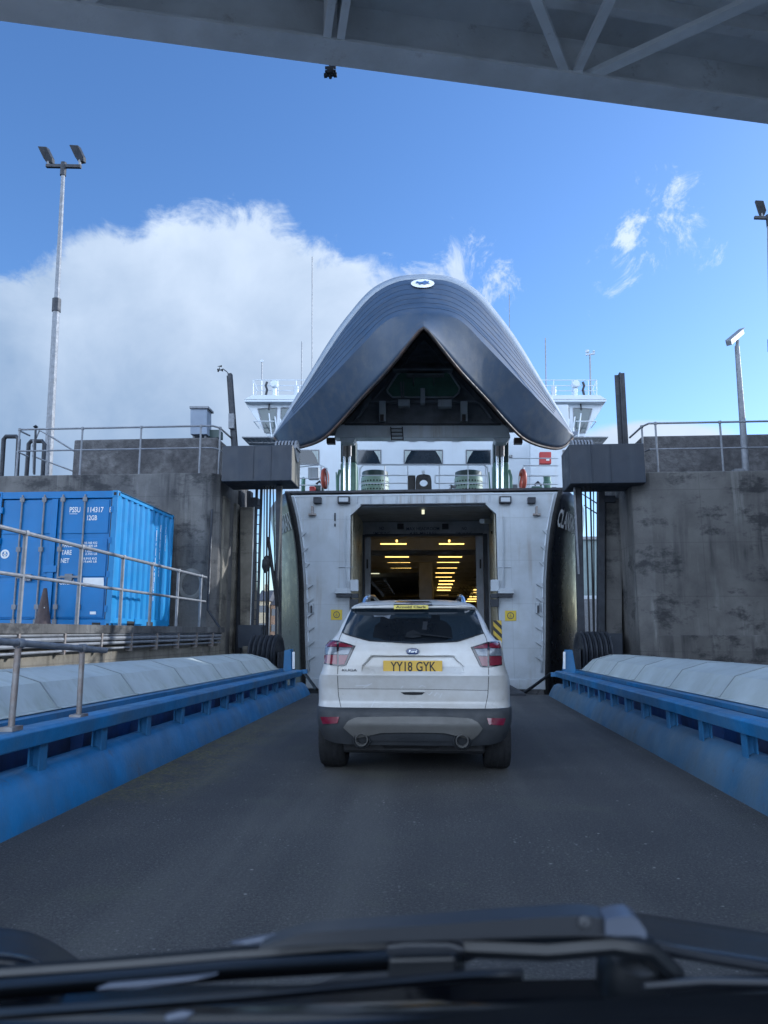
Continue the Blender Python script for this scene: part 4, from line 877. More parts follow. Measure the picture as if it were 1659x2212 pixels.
    for k in range(6): q.beam(P(800+k*5, 1256+k*5.5, 34.5), P(834+k*3, 1255+k*5, 35.5), 0.05, 0.04)
    q.build('deck_stair', 'galv', t)

    # ---------------- name on the bow
    def port(z0, Y0): return lambda a, b_: Vector((FX+hw(Y0+a, z0+b_)+0.05, Y0+a, z0+b_))
    text('CLANSMAN', 'ship_name', 'letter', t, (0, 0, 0), (1, 0, 0), (0, 0, 1), width=2.1, height=0.52, warp=port(4.36, 21.06), bold=0.025)
    def star(z0, Y1): return lambda a, b_: Vector((FX-hw(Y1-a, z0+b_)-0.05, Y1-a, z0+b_))
    text('CLANSMAN', 'ship_name', 'letter', t, (0, 0, 0), (1, 0, 0), (0, 0, 1), width=2.1, height=0.52, warp=star(4.36, 23.2), bold=0.025)

    # ---------------- visor
    vis = MB()
    I = [(0, 706, 18.0), (6, 709, 18.0), (76, 796, 18.9), (137, 862, 20.0), (182, 913, 20.9), (218, 947, 21.6), (262, 964, 22.3), (298, 966, 22.8), (322, 945, 23.2)]
    K = [(0, 676, 18.5), (40, 679, 18.6), (80, 693, 18.8), (130, 742, 19.3), (190, 804, 20.1), (250, 866, 21.2), (311, 928, 22.7), (323, 943, 23.25)]
    Mi = [(0, 634, 20.6), (55, 642, 20.8), (105, 670, 21.1), (160, 724, 21.6), (212, 787, 22.1), (255, 843, 22.6), (300, 906, 23.1), (324, 942, 23.3)]
    Et = [(0, 602, 23.2), (55, 608, 23.2), (108, 636, 23.3), (160, 694, 23.4), (200, 750, 23.4), (240, 813, 23.4), (285, 884, 23.4), (324, 942, 23.35)]
    O = [(0, 591.5, 24.0), (58, 598, 24.0), (112, 624, 23.9), (163, 680, 23.8), (205, 738, 23.7), (246, 806, 23.6), (290, 880, 23.5), (325, 941, 23.4)]
    n = 41
    def sample(C, s):
        # arc parameter
        L_ = [0]
        for a, c in zip(C, C[1:]): L_.append(L_[-1]+math.hypot(c[0]-a[0], c[1]-a[1]))
        f = [(l/L_[-1], c) for l, c in zip(L_, C)]
        k = abs(s)
        u = smooth_interp([(a, c[0]) for a, c in f], k); v = smooth_interp([(a, c[1]) for a, c in f], k); Y = smooth_interp([(a, c[2]) for a, c in f], k)
        return P(915+(u if s > 0 else -u), v, Y)
    S = [-1+2*i/(2*n-2) for i in range(2*n-1)]
    ctrl = [[sample(C, s) for s in S] for C in (I, K, Mi, Et, O)]
    rows = []
    par = [0, 0.34, 0.68, 0.9, 1.0]
    NR = 22
    for r in range(NR+1):
        row = []
        for j in range(len(S)):
            A, B, C_, D = (ctrl[k][j] for k in range(4))
            if r <= 8: p = lerp(A, B, r/8)
            else:
                f = (r-8)/(NR-8)
                p = Vector([smooth_interp([(0, B[i]), (0.55, C_[i]), (1, D[i])], f) for i in range(3)])
            row.append(p)
        rows.append(row)
    vis.grid(rows); vo = vis.build('visor', 'visor', t, smooth=True, thick=0.06)
    q = MB(); q.grid([ctrl[3], [lerp(a, c, 0.5)+Vector((0, 0, 0.02)) for a, c in zip(ctrl[3], ctrl[4])], ctrl[4]]); q.build('bulwark', 'bulwark', vo, smooth=True, thick=0.05)
    # raised weld seams following the hood
    for ri in (10, 12, 14, 16, 18, 20):
        q = MB(); pts = []
        for j in range(6, len(S)-6):
            pts.append(rows[ri][j]+Vector((0, -0.0, 0.0)))
        q.tube(pts, 0.012, 4); q.build('weld_seam', 'visor', vo)
    # edge rim along the inverted V
    q = MB(); pts = [sample(I, s) for s in S]; q.tube([p+Vector((0, 0.02, -0.02)) for p in pts], 0.045, 8); q.build('rim', 'visor_rust', vo, smooth=True)
    # inner shell
    inn = [p.copy() for p in ctrl[0]]
    cen = Vector((FX+0.1, 23.6, 8.3)); back = []
    for p in inn:
        c = EYE + (p-EYE)*((23.6)/(p.y)); c = cen + (c-cen)*1.04; c.y = 23.6; c.z = max(c.z, P(915, 938, 23.6).z); back.append(c)
    q = MB(); q.grid([inn, [lerp(a, c, 0.5)+(lerp(a, c, 0.5)-cen).normalized()*0.06 for a, c in zip(inn, back)], back]); q.build('inner_shell', 'visor_in', vo, smooth=True)
    q = MB(); q.add(back, [tuple(range(len(back)))]); q.build('inner_bulkhead', 'visor_in', vo)
    for f, m_ in ((0.90, 'visor_rust'), (0.80, 'visor_in')):
        q = MB(); pts = [cen + (c-cen)*f - Vector((0, 0.12, 0)) for c in back][14:-14]; q.tube(pts, 0.045, 5); q.build('inner_stringer', m_, vo)
    for k in range(5):
        q = MB(); v = 740+k*14; w_ = (v-712)*0.83
        q.beam(P(915-w_, v, 23.5), P(915+w_, v, 23.5), 0.05, 0.06); q.build('inner_stiffener', 'visor_in', vo)
    # octagonal opening frame and machinery inside
    YB = 23.2
    oc = [(836, 842), (838, 848), (848, 858), (980, 858), (991, 848), (993, 838), (972, 806), (962, 802), (870, 802), (858, 808)]
    pts = [P(u, v, YB) for u, v in oc]; q = MB(); q.tube(pts+[pts[0]], 0.035, 6); q.build('opening_frame', 'white', vo)
    q = MB(); q.add([p+Vector((0, 0.05, 0)) for p in pts], [tuple(range(len(pts)))]); q.build('opening_panel', 'green', vo)
    for (u0, v0, u1, v1, m) in ((860, 862, 885, 876, 'white'), (946, 862, 976, 878, 'white'), (908, 838, 918, 870, 'white'), (819, 866, 833, 910, 'white'), (995, 866, 1010, 910, 'white'), (878, 806, 960, 809, 'galv'), (892, 810, 894, 828, 'galv'), (936, 810, 938, 828, 'galv'), (700, 794, 980, 799, 'visor_in')):
        if u0 == 700: u0, u1 = 848, 978
        q = MB(); q.pbox(u0, v0, u1, v1, YB-0.3, 0.3); q.build('inner_bracket', m, vo, bevel=0.01)
    for u in (824, 1001): q = MB(); q.pbox(u-3, 895, u+5, 909, YB-0.34, 0.03); q.build('bracket_plate', 'visor_rust', vo)
    q = MB(); q.beam(P(866, 825, YB-.2), P(868, 858, YB-.2), .05, .05, (0, 1, 0)); q.beam(P(872, 825, YB-.2), P(872, 858, YB-.2), .03, .05, (0, 1, 0)); q.build('inner_ram', 'galv', vo)
    for a, c in (((772, 905), (800, 860)), ((1060, 905), (1030, 862)), ((790, 868), (1040, 868))):
        q = MB(); q.beam(P(*a, YB), P(*c, YB), 0.08, 0.14, (0, 1, 0)); q.build('inner_brace', 'visor_in', vo)
    # lip beam
    q = MB(); q.prism([P(u, v, 22.9) for u, v in ((722, 945), (1103, 945), (1098, 926), (1088, 917), (738, 917), (728, 926))], (0, 0.5, 0)); q.build('lip_beam', 'white', vo, bevel=0.02)
    q = MB(); q.pbox(744, 914.5, 1082, 917, 22.8, 0.6); q.build('lip_edge', 'steel_dark', vo)
    for s in (-1, 1):
        uc = 917+s*166
        q = MB(); q.prism([P(uc-18, 945, 22.95), P(uc+18, 945, 22.95), P(uc+12, 956, 22.95), P(uc-12, 956, 22.95)], (0, 0.4, 0)); q.build('hinge_block', 'white', vo, bevel=0.01)
        # visor clamps
        u2 = 917+s*203 
        q = MB(); q.pbox(u2-9, 945, u2+9, 957, 22.9, 0.25); q.build('clamp_box', 'visor_rust', vo, bevel=0.01)
    q = MB()
    for u in (845, 870): q.beam(P(u-1, 922, 22.7), P(u+1, 951, 22.7), 0.035, 0.035, (0, 1, 0))
    for v in (926, 934, 942, 949): q.beam(P(845, v, 22.7), P(870, v, 22.7), 0.03, 0.03)
    q.build('ladder', 'black', vo)
    # emblem on the bow: pale oval with dark running figure
    from mathutils.bvhtree import BVHTree
    vv_ = [p for r in rows for p in r]; w_ = len(rows[0])
    ff_ = [(i*w_+j, i*w_+j+1, (i+1)*w_+j+1, (i+1)*w_+j) for i in range(len(rows)-1) for j in range(w_-1)]
    bvh = BVHTree.FromPolygons(vv_, ff_)
    def on_visor(u, v, off):
        d = ray(u, v).normalized(); h = bvh.ray_cast(EYE, d)
        if h[0] is None: return P(u, v, 22.5)
        nn = h[1] if h[1].dot(d) < 0 else -h[1]
        return h[0]+nn*off
    ec, er = (913, 615.5), (25, 9.2)
    q = MB(); rws_ = [[on_visor(ec[0]+er[0]*k*math.cos(a), ec[1]+er[1]*k*math.sin(a), 0.05) for a in [2*math.pi*i/40 for i in range(40)]] for k in (0.02, 0.35, 0.7, 1.0)]
    q.grid(rws_, True); em = q.build('emblem', 'letter', vo)
    q = MB(); lion = [(-0.62, 0.0), (-0.5, -0.35), (-0.25, -0.15), (0.0, -0.25), (0.2, -0.55), (0.35, -0.3), (0.6, -0.4), (0.45, 0.0), (0.65, 0.3), (0.35, 0.2), (0.1, 0.5), (0.0, 0.15), (-0.3, 0.45), (-0.35, 0.1)]
    q.add([on_visor(ec[0]+er[0]*a, ec[1]+er[1]*c, 0.075) for a, c in lion]+[on_visor(ec[0], ec[1], 0.075)], [(i, (i+1) % len(lion), len(lion)) for i in range(len(lion))]); q.build('emblem_figure', 'badge', em)

    # ---------------- visor rams and mooring gear on the fore deck
    for s in (-1, 1):
        uc = 917+s*165
        q = MB(); q.pbox(uc-16, 950, uc+17, 998, 24.2, 0.5); q.build('ram_housing', 'green_dark', t, bevel=0.03)
        q = MB(); q.pbox(uc-17, 998, uc+18, 1085, 24.1, 0.6); q.build('ram_pedestal', 'green', t, bevel=0.08)
        for du in (-5, 6):
            u = uc+du-3
            q = MB(); q.tube([P(u, 1085, 23.7), P(u, 985, 23.7)], 0.045, 12); q.build('ram_rod', 'chrome', t, smooth=True)
            q = MB(); q.tube([P(u, 986, 23.7), P(u, 962, 23.75)], 0.07, 10); q.lathe([(0.1, -0.05), (0.1, 0.05)], P(u, 968, 23.8), (1, 0, 0), 14); q.build('ram_eye', 'galv_rust', t, smooth=True)
        q = MB(); q.tube([P(uc+s*23, 1085, 24), P(uc+s*22, 1030, 24), P(uc+s*18, 1015, 24)], 0.05); q.build('ram_hose', 'green', t, smooth=True); q = MB(); q.tube([P(uc-24, 1085, 23.9), P(uc-26, 1020, 23.9)], 0.02); q.tube([P(uc-21, 1085, 23.9), P(uc-26, 1020, 23.9)], 0.02); q.build('ram_hose', 'green', t, smooth=True)
        # mooring winch drum
        uc = 810 if s < 0 else 1013
        base = P(uc, 1090, 25.5); tp = P(uc, 1020, 25.5); rr = 30.5/F*25.5
        q = MB(); q.lathe([(rr*1.01, 0), (rr*1.01, (tp.z-base.z)*0.8), (rr*0.97, (tp.z-base.z)*0.82)], base, (0, 0, 1), 28); wd = q.build('winch_drum', 'winch', t, smooth=True)
        q = MB(); q.lathe([(rr*0.96, (tp.z-base.z)*0.82), (rr*0.96, (tp.z-base.z)*0.98), (rr*0.9, (tp.z-base.z)), (0.001, (tp.z-base.z))], base, (0, 0, 1), 28); q.build('drum_cap', 'green_dark', wd, smooth=True)
        q = MB()
        for j, v in enumerate((1037, 1046, 1055)):
            zc = P(uc, v, 25.0).z
            for i in range(14):
                a = math.pi+math.pi*(i+0.5*(j % 2))/14; c = Vector((base.x+rr*1.012*math.cos(a), base.y+rr*1.012*math.sin(a), zc)); q.lathe([(0.03, 0.004), (0.001, 0.005)], c, (math.cos(a), math.sin(a), 0), 8)
        q.build('drum_hole', 'black', wd)
    # fairlead
    q = MB(); c = P(915, 1042, 23); ro, ri = 17.5/F*23, 9/F*23; k = 28
    outer = []
    for i in range(k):
        a = 2*math.pi*i/k; dx, dz = math.cos(a), math.sin(a); m_ = max(abs(dx), abs(dz)); e = ro*(1/m_)**0.55 if dz > 0 else ro/m_
        outer.append((dx*e, dz*e*1.05))
    for dy in (0, 0.25): q.grid([[c+Vector((x, dy, z)) for x, z in outer], [c+Vector((ri*math.cos(2*math.pi*i/k), dy, ri*math.sin(2*math.pi*i/k))) for i in range(k)]], True)
    q.grid([[c+Vector((x, dy, z)) for x, z in outer] for dy in (0, 0.25)], True); q.grid([[c+Vector((ri*math.cos(2*math.pi*i/k), dy, ri*math.sin(2*math.pi*i/k))) for i in range(k)] for dy in (0, 0.25)], True)
    q.build('fairlead', 'black', t)
    q = MB(); q.pbox(881, 1027, 897, 1085, 23.1, 0.3); q.build('fairlead_post', 'black', t, bevel=0.02)
    q = MB(); q.pbox(911, 1017, 918, 1026, 23.4, 0.1); q.build('small_lamp', 'white_hi', t)
    # rail across the fore deck
    q = MB()
    def rl(pts, r=0.02): q.tube([P(*p) for p in pts], r, 6)
    rl([(772, 1085, 23.4), (778, 1012, 23.4), (786, 1004, 23.4), (1044, 1004, 23.4), (1053, 1010, 23.4), (1056, 1085, 23.4)], 0.024)
    rl([(776, 1027, 23.4), (897, 1027, 23.4)]); rl([(776, 1044, 23.4), (897, 1044, 23.4)]); rl([(940, 1027, 23.4), (1054, 1027, 23.4)]); rl([(940, 1044, 23.4), (1054, 1044, 23.4)]); rl([(940, 1027, 23.4), (940, 1044, 23.4)])
    for u in (831, 881, 949, 1011, 1049): rl([(u, 1085, 23.4), (u, 1004, 23.4)])
    q.build('bow_rail', 'white_hi', t, smooth=True)
    for a in (([(645, 1009, 24.5), (690, 1004, 24.5), (706, 1012, 24), (711, 1085, 24)]), ([(645, 1033, 24.5), (695, 1033, 24.5)]), ([(645, 1048, 24.5), (705, 1048, 24.5)]), ([(694, 1085, 24.4), (694, 1006, 24.4)]), ([(1130, 1085, 24), (1132, 1006, 24.4), (1205, 1006, 24.6)]), ([(1105, 990, 26), (1205, 990, 26)]), ([(1130, 1028, 24.5), (1205, 1028, 24.5)]), ([(1130, 1046, 24.5), (1205, 1046, 24.5)]), ([(1112, 1085, 24.1), (1125, 1020, 24.2), (1132, 1006, 24.4)])): q = MB(); rl(a); q.build('side_rail', 'white_hi', t, smooth=True)
    # deck clutter
    for (u0, v0, u1, v1, Y, m, nm) in ((665, 1009, 688, 1034, 25, 'white', 'deck_locker'), (668, 1050, 680, 1085, 24.7, 'red', 'fire_box'), (679, 1048, 698, 1085, 25, 'green_dark', 'hose_box'), (650, 1030, 659, 1085, 25, 'green', 'vent_pipe'),
                                       (1149, 1050, 1172, 1085, 24.8, 'green', 'hose_box'), (1176, 1026, 1192, 1085, 25, 'green', 'vent_pipe'), (1105, 1046, 1118, 1085, 25.5, 'galv', 'deck_locker'), (1192, 1052, 1203, 1085, 25, 'steel_dark', 'bollard')):
        q = MB()
        if nm == 'vent_pipe':
            a, c = P((u0+u1)/2, v1, Y), P((u0+u1)/2, v0, Y); r_ = (u1-u0)/2/F*Y; h = c.z-a.z
            q.lathe([(r_, 0), (r_, h*0.62), (r_*1.2, h*0.64), (r_*1.2, h*0.72), (r_, h*0.74), (r_, h*0.94), (r_*1.15, h*0.95), (0.001, h)], a, (0, 0, 1), 16); q.build(nm, m, t, smooth=True)
        else: q.pbox(u0, v0, u1, v1, Y, 0.3); q.build(nm, m, t, bevel=0.02)
    q = MB(); q.tube([P(683, 1046, 24.9), P(690, 1040, 24.9), P(697, 1047, 24.9)], 0.04); q.tube([P(1155, 1048, 24.7), P(1162, 1041, 24.7), P(1170, 1049, 24.7)], 0.04); q.build('valve_wheel', 'steel_dark', t)
    q = MB(); q.pbox(973, 1048, 985, 1054, 24.6, 0.1); q.lathe([(0.07, 0), (0.07, 0.1)], P(974, 1051, 24.5), (0, 1, 0), 12); q.build('cleat', 'galv', t)

    # ---------------- deckhouse front
    yd = 31; hwid = 6.1
    zt2 = P(915, 880, yd).z
    q = MB(); q.box(FX-hwid, FX+hwid, yd, 50, DECK, zt2); q.build('deckhouse', 'white_hi', t, bevel=0.03)
    for (u0, u1) in ((600, 690), (772, 824), (872, 957), (1006, 1061), (1215, 1250)):
        q = MB(); q.pbox(u0, 971, u1, 1003.5, yd-0.03, 0.028); wf = q.build('window', 'galv', t, bevel=0.012)
        q = MB(); q.pbox(u0+2, 973, u1-2, 1001.5, yd-0.035, 0.02); q.build('pane', 'glass', wf)
        if u0 in (600, 772, 872, 1006):
            def cur(ax, bx, cx_): q = MB(); q.add([P(ax, 974, yd-0.04), P(bx, 974, yd-0.04), P(cx_, 988, yd-0.04), P(ax, 1001, yd-0.04)], [(0, 1, 2, 3)]); q.build('curtain', 'curtain', wf)
            if u0 != 1006: cur(u1-2.5, u1-16, u1-7)
            if u0 in (872, 1006): cur(u0+2.5, u0+16, u0+7)
    for u in (845, 892, 930, 985): q = MB(); q.pbox(u-8, 950, u+8, 953, yd-0.06, 0.06); q.build('wall_bracket', 'white', t)
    q = MB(); q.pbox(1166, 976, 1191, 1001.5, 28.5, 0.25); rb = q.build('fire_cabinet', 'red', t, bevel=0.02)
    q = MB(); q.pbox(1180, 989, 1187, 995, 28.48, 0.019); q.build('cabinet_label', 'letter', rb)
    q = MB(); q.pbox(1101, 983, 1107, 988, 30.9, 0.09); q.build('wall_plate', 'steel_dark', t)
    wtext('31', 1102, 983.5, 1106.5, 987.5, par=t, Y=30.88, m='letter', bold=0.0)
    q = MB(); q.pbox(1092, 940, 1094, 1085, 30.5, 0.4); q.pbox(1146, 950, 1148, 1085, 30.5, 0.4); q.build('door_pillar', 'white_hi', t)

    # ---------------- wheelhouse with its wings
    yw = 34
    front = [(528, 868), (1308, 868), (1262, 943), (578, 943)]
    q = MB(); q.prism([P(u, v, yw) for u, v in front], (0, 6, 0)); wh = q.build('wheelhouse', 'white_hi', t, bevel=0.03)
    q = MB(); q.prism([P(527, 863, yw-0.4), P(1311, 863, yw-0.4), P(1296, 853, yw-0.4), P(545, 853, yw-0.4)], (0, 7, 0)); q.prism([P(528, 868, yw-0.38), P(1309, 868, yw-0.38), P(1311, 863.2, yw-0.38), P(527, 863.2, yw-0.38)], (0, 6.9, 0)); q.build('wheelhouse_roof', 'white_hi', wh, bevel=0.02)
    for s in (-1, 1):
        m2 = lambda u: u if s < 0 else 1836-u
        for pl_ in (((557, 883), (598, 881), (596, 918), (590, 935), (572, 935)), ((607, 881), (650, 881), (650, 935), (606, 935))):
            q = MB(); q.prism([P(m2(u), v, yw-0.02) for u, v in pl_], (0, 0.018, 0)); q.build('bridge_window', 'glass_b', wh)
            q = MB(); pts = [P(m2(u), v, yw-0.03) for u, v in pl_]; q.tube(pts+[pts[0]], 0.025, 5); q.build('window_trim', 'galv', wh)
        q = MB(); q.beam(P(m2(582), 872, yw-0.06), P(m2(580), 885, yw-0.06), 0.06, 0.03, (0, 1, 0)); q.beam(P(m2(573), 915, yw-0.1), P(m2(588), 940, yw-0.1), 0.03, 0.03, (0, 1, 0)); q.build('wiper', 'steel_dark', wh)
        q = MB(); q.tube([P(m2(548), 910, yw-0.6), P(m2(592), 910, yw-0.6)], 0.025); q.tube([P(m2(548), 910, yw-0.6), P(m2(560), 925, yw-0.2)], 0.025); q.tube([P(m2(587), 944, yw-0.6), P(m2(581), 893, yw-0.5)], 0.03); q.tube([P(m2(600), 944, yw-0.6), P(m2(594), 900, yw-0.5)], 0.03); q.tube([P(m2(610), 944, yw-0.6), P(m2(606), 905, yw-0.5)], 0.03); q.build('wing_rail', 'white_hi', wh)
        q = MB(); q.pbox(min(m2(522), m2(600)), 943, max(m2(522), m2(600)), 945, yw-0.7, 1.5)
        for k in range(6): q.beam(P(m2(526+k*11), 945, yw-0.6), P(m2(536+k*11), 956, yw-0.3), 0.03, 0.03, (0, 1, 0))
        q.beam(P(m2(536), 956, yw-0.3), P(m2(600), 957, yw-0.3), 0.04, 0.04); q.build('wing_platform', 'galv', wh)
        # roof rail, searchlight, aerials
        q = MB()
        rail_u = (547, 565, 600, 640, 680); 
        for v in (821, 833, 844): q.tube([P(m2(547 if v < 830 else 549), v, yw+0.5), P(m2(690), v, yw+0.5)], 0.022, 5)
        for u in rail_u: q.tube([P(m2(u), 855, yw+0.5), P(m2(u), 821, yw+0.5)], 0.022, 5)
        q.tube([P(m2(547), 821, yw+0.5), P(m2(556), 842, yw+0.5), P(m2(551), 853, yw+0.5)], 0.02, 5); q.build('roof_rail', 'white_hi', wh, smooth=True)
        q = MB(); a = P(m2(593), 855, yw+0.3); c = P(m2(593), 840, yw+0.3); q.tube([a, c], 0.1, 8); q.lathe([(0.05, 0.18), (0.17, 0.12), (0.19, -0.12), (0.16, -0.16), (0.001, -0.17)], P(m2(593), 831, yw+0.3), (-s*0.25, 1, -0.2), 14); q.build('searchlight', 'white_hi', wh, smooth=True)
        q = MB(); q.tube([P(m2(640), 855, yw+0.3), P(m2(640), 836, yw+0.3)], 0.12, 10); q.build('roof_vent', 'white', wh, smooth=True)
        q = MB(); q.tube([P(m2(574), 855, yw+0.3), P(m2(577), 842, yw+0.3), P(m2(574), 833, yw+0.3), P(m2(577), 825, yw+0.3)], 0.06, 6); q.build('loudhailer', 'steel_dark', wh)
    def aerial(u0, v0, u1, v1, r, Y=35): q = MB(); q.tube([P(u0, v0, Y), P(u1, v1, Y)], r, 5); q.build('aerial', 'galv', wh)
    aerial(674, 870, 674.5, 555, 0.03); aerial(651, 860, 652, 738, 0.03); aerial(565, 855, 566, 780, 0.035); aerial(1180, 870, 1178, 730, 0.03); aerial(1276, 855, 1274, 765, 0.04); aerial(1101, 800, 1100, 635, 0.018)
    q = MB(); c = P(1275, 764, 35); q.tube([c+Vector((-0.22, 0, -0.05)), c+Vector((0.22, 0, 0.0))], 0.05, 8); q.lathe([(0.001, -0.1), (0.09, -0.05), (0.09, 0.08), (0.001, 0.1)], c+Vector((-0.14, 0, 0.12)), (1, 0, 0), 10); q.lathe([(0.001, -0.09), (0.08, 0), (0.001, 0.09)], c+Vector((0.17, 0, 0.1)), (0, 0, 1), 10); q.build('wind_sensor', 'white_hi', wh, smooth=True)
    q = MB(); c = P(566, 781, 35); q.beam(c+Vector((-0.06, 0, 0)), c+Vector((0.06, 0, 0.05)), 0.1, 0.1); q.build('wind_sensor', 'white_hi', wh)
build_ferry()
for k, (a, c, lb) in enumerate(((( 1256, 1066), (1303, 1096), 'upper thin mooring line crossing the gap right of the ferry name'), ((1262, 1092), (1303, 1118), 'lower thin mooring line crossing the gap right of the ferry name'))):
    q = MB(); q.tube([P(*a, 27), P(*c, 20.5)], 0.02, 6); q.build('mooring_line', 'black', None, label=lb, cat='rope', group='mooring lines')
# lifebuoys
for (u, v, Y, rx, lb) in ((702, 1034, 24.3, 0.4, 'faded brown-red lifebuoy on the rail at the left of the ferry fore deck'), (1129, 1036, 24.0, 0.45, 'orange lifebuoy on the rail at the right of the ferry fore deck')):
    c = P(u, v, Y); ax = Vector((1.0, 0.12 if u > 900 else -0.12, 0)).normalized(); pr_ = []
    q = MB(); rows = []
    sid = ax.cross(Vector((0, 0, 1)))
    for i in range(24):
        a = 2*math.pi*i/24; rd = sid*math.cos(a)+Vector((0, 0, 1))*math.sin(a)
        rows.append([c+rd*(0.29+0.07*math.cos(2*math.pi*j/10))+ax*0.07*math.sin(2*math.pi*j/10) for j in range(10)])
    rows.append(rows[0]); q.grid(rows, True)
    q.build('lifebuoy', 'orange', None, smooth=True, label=lb, cat='lifebuoy', group='lifebuoys on the ferry rail')

# ------------------------------------------------------------------ WHITE CAR AHEAD
def suv():
    X0, Y0 = -0.235, 7.25
    t = thing('car', (X0, Y0+2.2, 0), 'dusty white five door car seen from behind, waiting to drive onto the ferry', 'car')
    W = [(0.28, 0.86), (0.40, 0.905), (0.55, 0.925), (0.75, 0.93), (0.90, 0.925), (1.00, 0.895), (1.08, 0.875), (1.18, 0.862), (1.25, 0.84), (1.31, 0.79), (1.37, 0.745), (1.45, 0.715), (1.55, 0.665), (1.61, 0.625), (1.65, 0.58), (1.69, 0.50), (1.72, 0.36), (1.735, 0.2)]
    YR = [(0.28, 0.10), (0.40, 0.03), (0.50, 0.0), (0.62, 0.015), (0.655, 0.06), (0.70, 0.085), (0.82, 0.068), (0.93, 0.03), (0.955, 0.018), (0.98, 0.028), (1.05, 0.055), (1.18, 0.085), (1.26, 0.115), (1.30, 0.15), (1.45, 0.25), (1.585, 0.345), (1.60, 0.30), (1.615, 0.275), (1.64, 0.29), (1.67, 0.45), (1.70, 0.75), (1.72, 1.05), (1.735, 1.3)]
    YF = [(0.28, 4.30), (0.5, 4.45), (0.9, 4.35), (1.0, 4.1), (1.08, 3.4), (1.3, 2.95), (1.5, 2.6), (1.65, 2.25), (1.72, 2.0), (1.735, 1.8)]
    PE, QE = 6.0, 20.0
    W = [(a, c*1.04) for a, c in W]
    def ring_y(x, z):
        w = smooth_interp(W, z); yr = interp(YR, z); yf = interp(YF, z); c = (yr+yf)/2; b_ = (yf-yr)/2
        k = min(0.99999, (abs(x)/w))
        y = c - b_*(1-k**PE)**(1/QE)
        # recess round the number plate
        if 0.97 < z < 1.15:
            ax = abs(x); lim = 0.40 if z > 1.142 else 0.40+(1.142-z)/0.092*0.085
            lip = 1.142 if ax < 0.40 else (1.142-(ax-0.40)/0.085*0.092 if ax < 0.485 else 0)
            if ax < 0.485 and z < lip:
                y += 0.032*min(1, (lip-z)/0.012)*min(1, max(0, (z-0.972)/0.06))
        return y
    def ringpts(z, nx=150, nf=24):
        w = smooth_interp(W, z); yf = interp(YF, z); yr = interp(YR, z); c = (yr+yf)/2; b_ = (yf-yr)/2
        pts = []
        for i in range(nx+1):
            s_ = -1+2*i/nx; x = w*math.sin(math.pi/2*s_); x = lerp(x, w*s_, 0.45) if abs(s_) < 1 else x
            pts.append(Vector((X0+x, Y0+(ring_y(x, z) if abs(s_) < 1 else c), z)))
        for i in range(1, nf):
            s_ = 1-2*i/nf; x = w*math.sin(math.pi/2*s_); k = abs(x)/w
            pts.append(Vector((X0+x, Y0+c+b_*(1-k**PE)**(1/QE)*(1-0.10*k*k), z)))
        return pts
    zs = []
    z = 0.635
    while z < 1.735:
        zs.append(z); z += 0.006 if (0.94 < z < 1.16 or z > 1.57) else 0.014
    zs.append(1.735)
    q = MB(); rws = [ringpts(z) for z in zs]; q.grid(rws, True); q.add(rws[-1], [tuple(range(len(rws[-1])))]); q.build('body', 'car', t, smooth=True)
    # bumper / cladding
    zs = [0.30, 0.33, 0.38, 0.44, 0.5, 0.56, 0.6, 0.63, 0.648]
    q = MB(); rws = []
    for z in zs:
        rp = ringpts(z); o = []
        for p in rp:
            k = abs(p.x-X0)/0.92; lift = (k**8)*0.06*max(0, (0.5-z)/0.2)
            n_ = Vector((p.x-X0, (p.y-Y0-2.2)*0.42, 0)).normalized(); o.append(p+n_*0.012+Vector((0, 0, lift)))
        rws.append(o)
    q.grid(rws, True); q.add(rws[0], [tuple(range(len(rws[0])))]); q.add(rws[-1], [tuple(range(len(rws[-1])))]); bp = q.build('bumper', 'plastic', t, smooth=True)
    # --- picture -> rear surface
    def S(zx, zy):
        y = 0.1
        for _ in range(8):
            p = P(656.7+0.28126*zx, 1261.5+0.28126*zy, Y0+y); x = p.x-X0; z = p.z; w = smooth_interp(W, z); x = max(-w*0.992, min(w*0.992, x)); y = ring_y(x, z)
        return x, z
    def patch(name, m, top, bot, off=0.006, parent=t, n=24, rws=8, thick=0.004, smooth=True, bumper=False, label=None):
        # top, bot: polylines in close-up picture coords, resampled along their length
        def res(pl, f):
            L_ = [0]
            for a, c in zip(pl, pl[1:]): L_.append(L_[-1]+math.hypot(c[0]-a[0], c[1]-a[1]))
            tb = [(l/L_[-1], c) for l, c in zip(L_, pl)]
            return interp([(a, c[0]) for a, c in tb], f), interp([(a, c[1]) for a, c in tb], f)
        T = [S(*res(top, i/n)) for i in range(n+1)]; B = [S(*res(bot, i/n)) for i in range(n+1)]
        rows = []
        for r in range(rws+1):
            row = []
            for a, c in zip(T, B):
                x, z = lerp(a[0], c[0], r/rws), lerp(a[1], c[1], r/rws)
                w = smooth_interp(W, z); x = max(-w*0.996, min(w*0.996, x))
                y = ring_y(x, z); d = 0.004
                nx = (ring_y(min(w*.995, x+d), z)-ring_y(max(-w*.995, x-d), z))/(2*d); nx = max(-3, min(3, nx))
                nrm = Vector((nx, -1, 0)).normalized(); row.append(Vector((X0+x, Y0+y, z))+nrm*(off+(0.014 if bumper else 0)))
            rows.append(row)
        q = MB(); q.grid(rows)
        if thick:
            ct_ = Vector((X0, Y0+1.2, 1.0)); inn_ = [[p + (Vector((ct_.x, ct_.y, p.z))-p).normalized()*thick for p in r] for r in rows]
            q.grid([rows[0], inn_[0]]); q.grid([rows[-1], inn_[-1]]); q.grid([[r[0] for r in rows], [r[0] for r in inn_]]); q.grid([[r[-1] for r in rows], [r[-1] for r in inn_]])
        return q.build(name, m, parent, smooth=smooth, label=label)
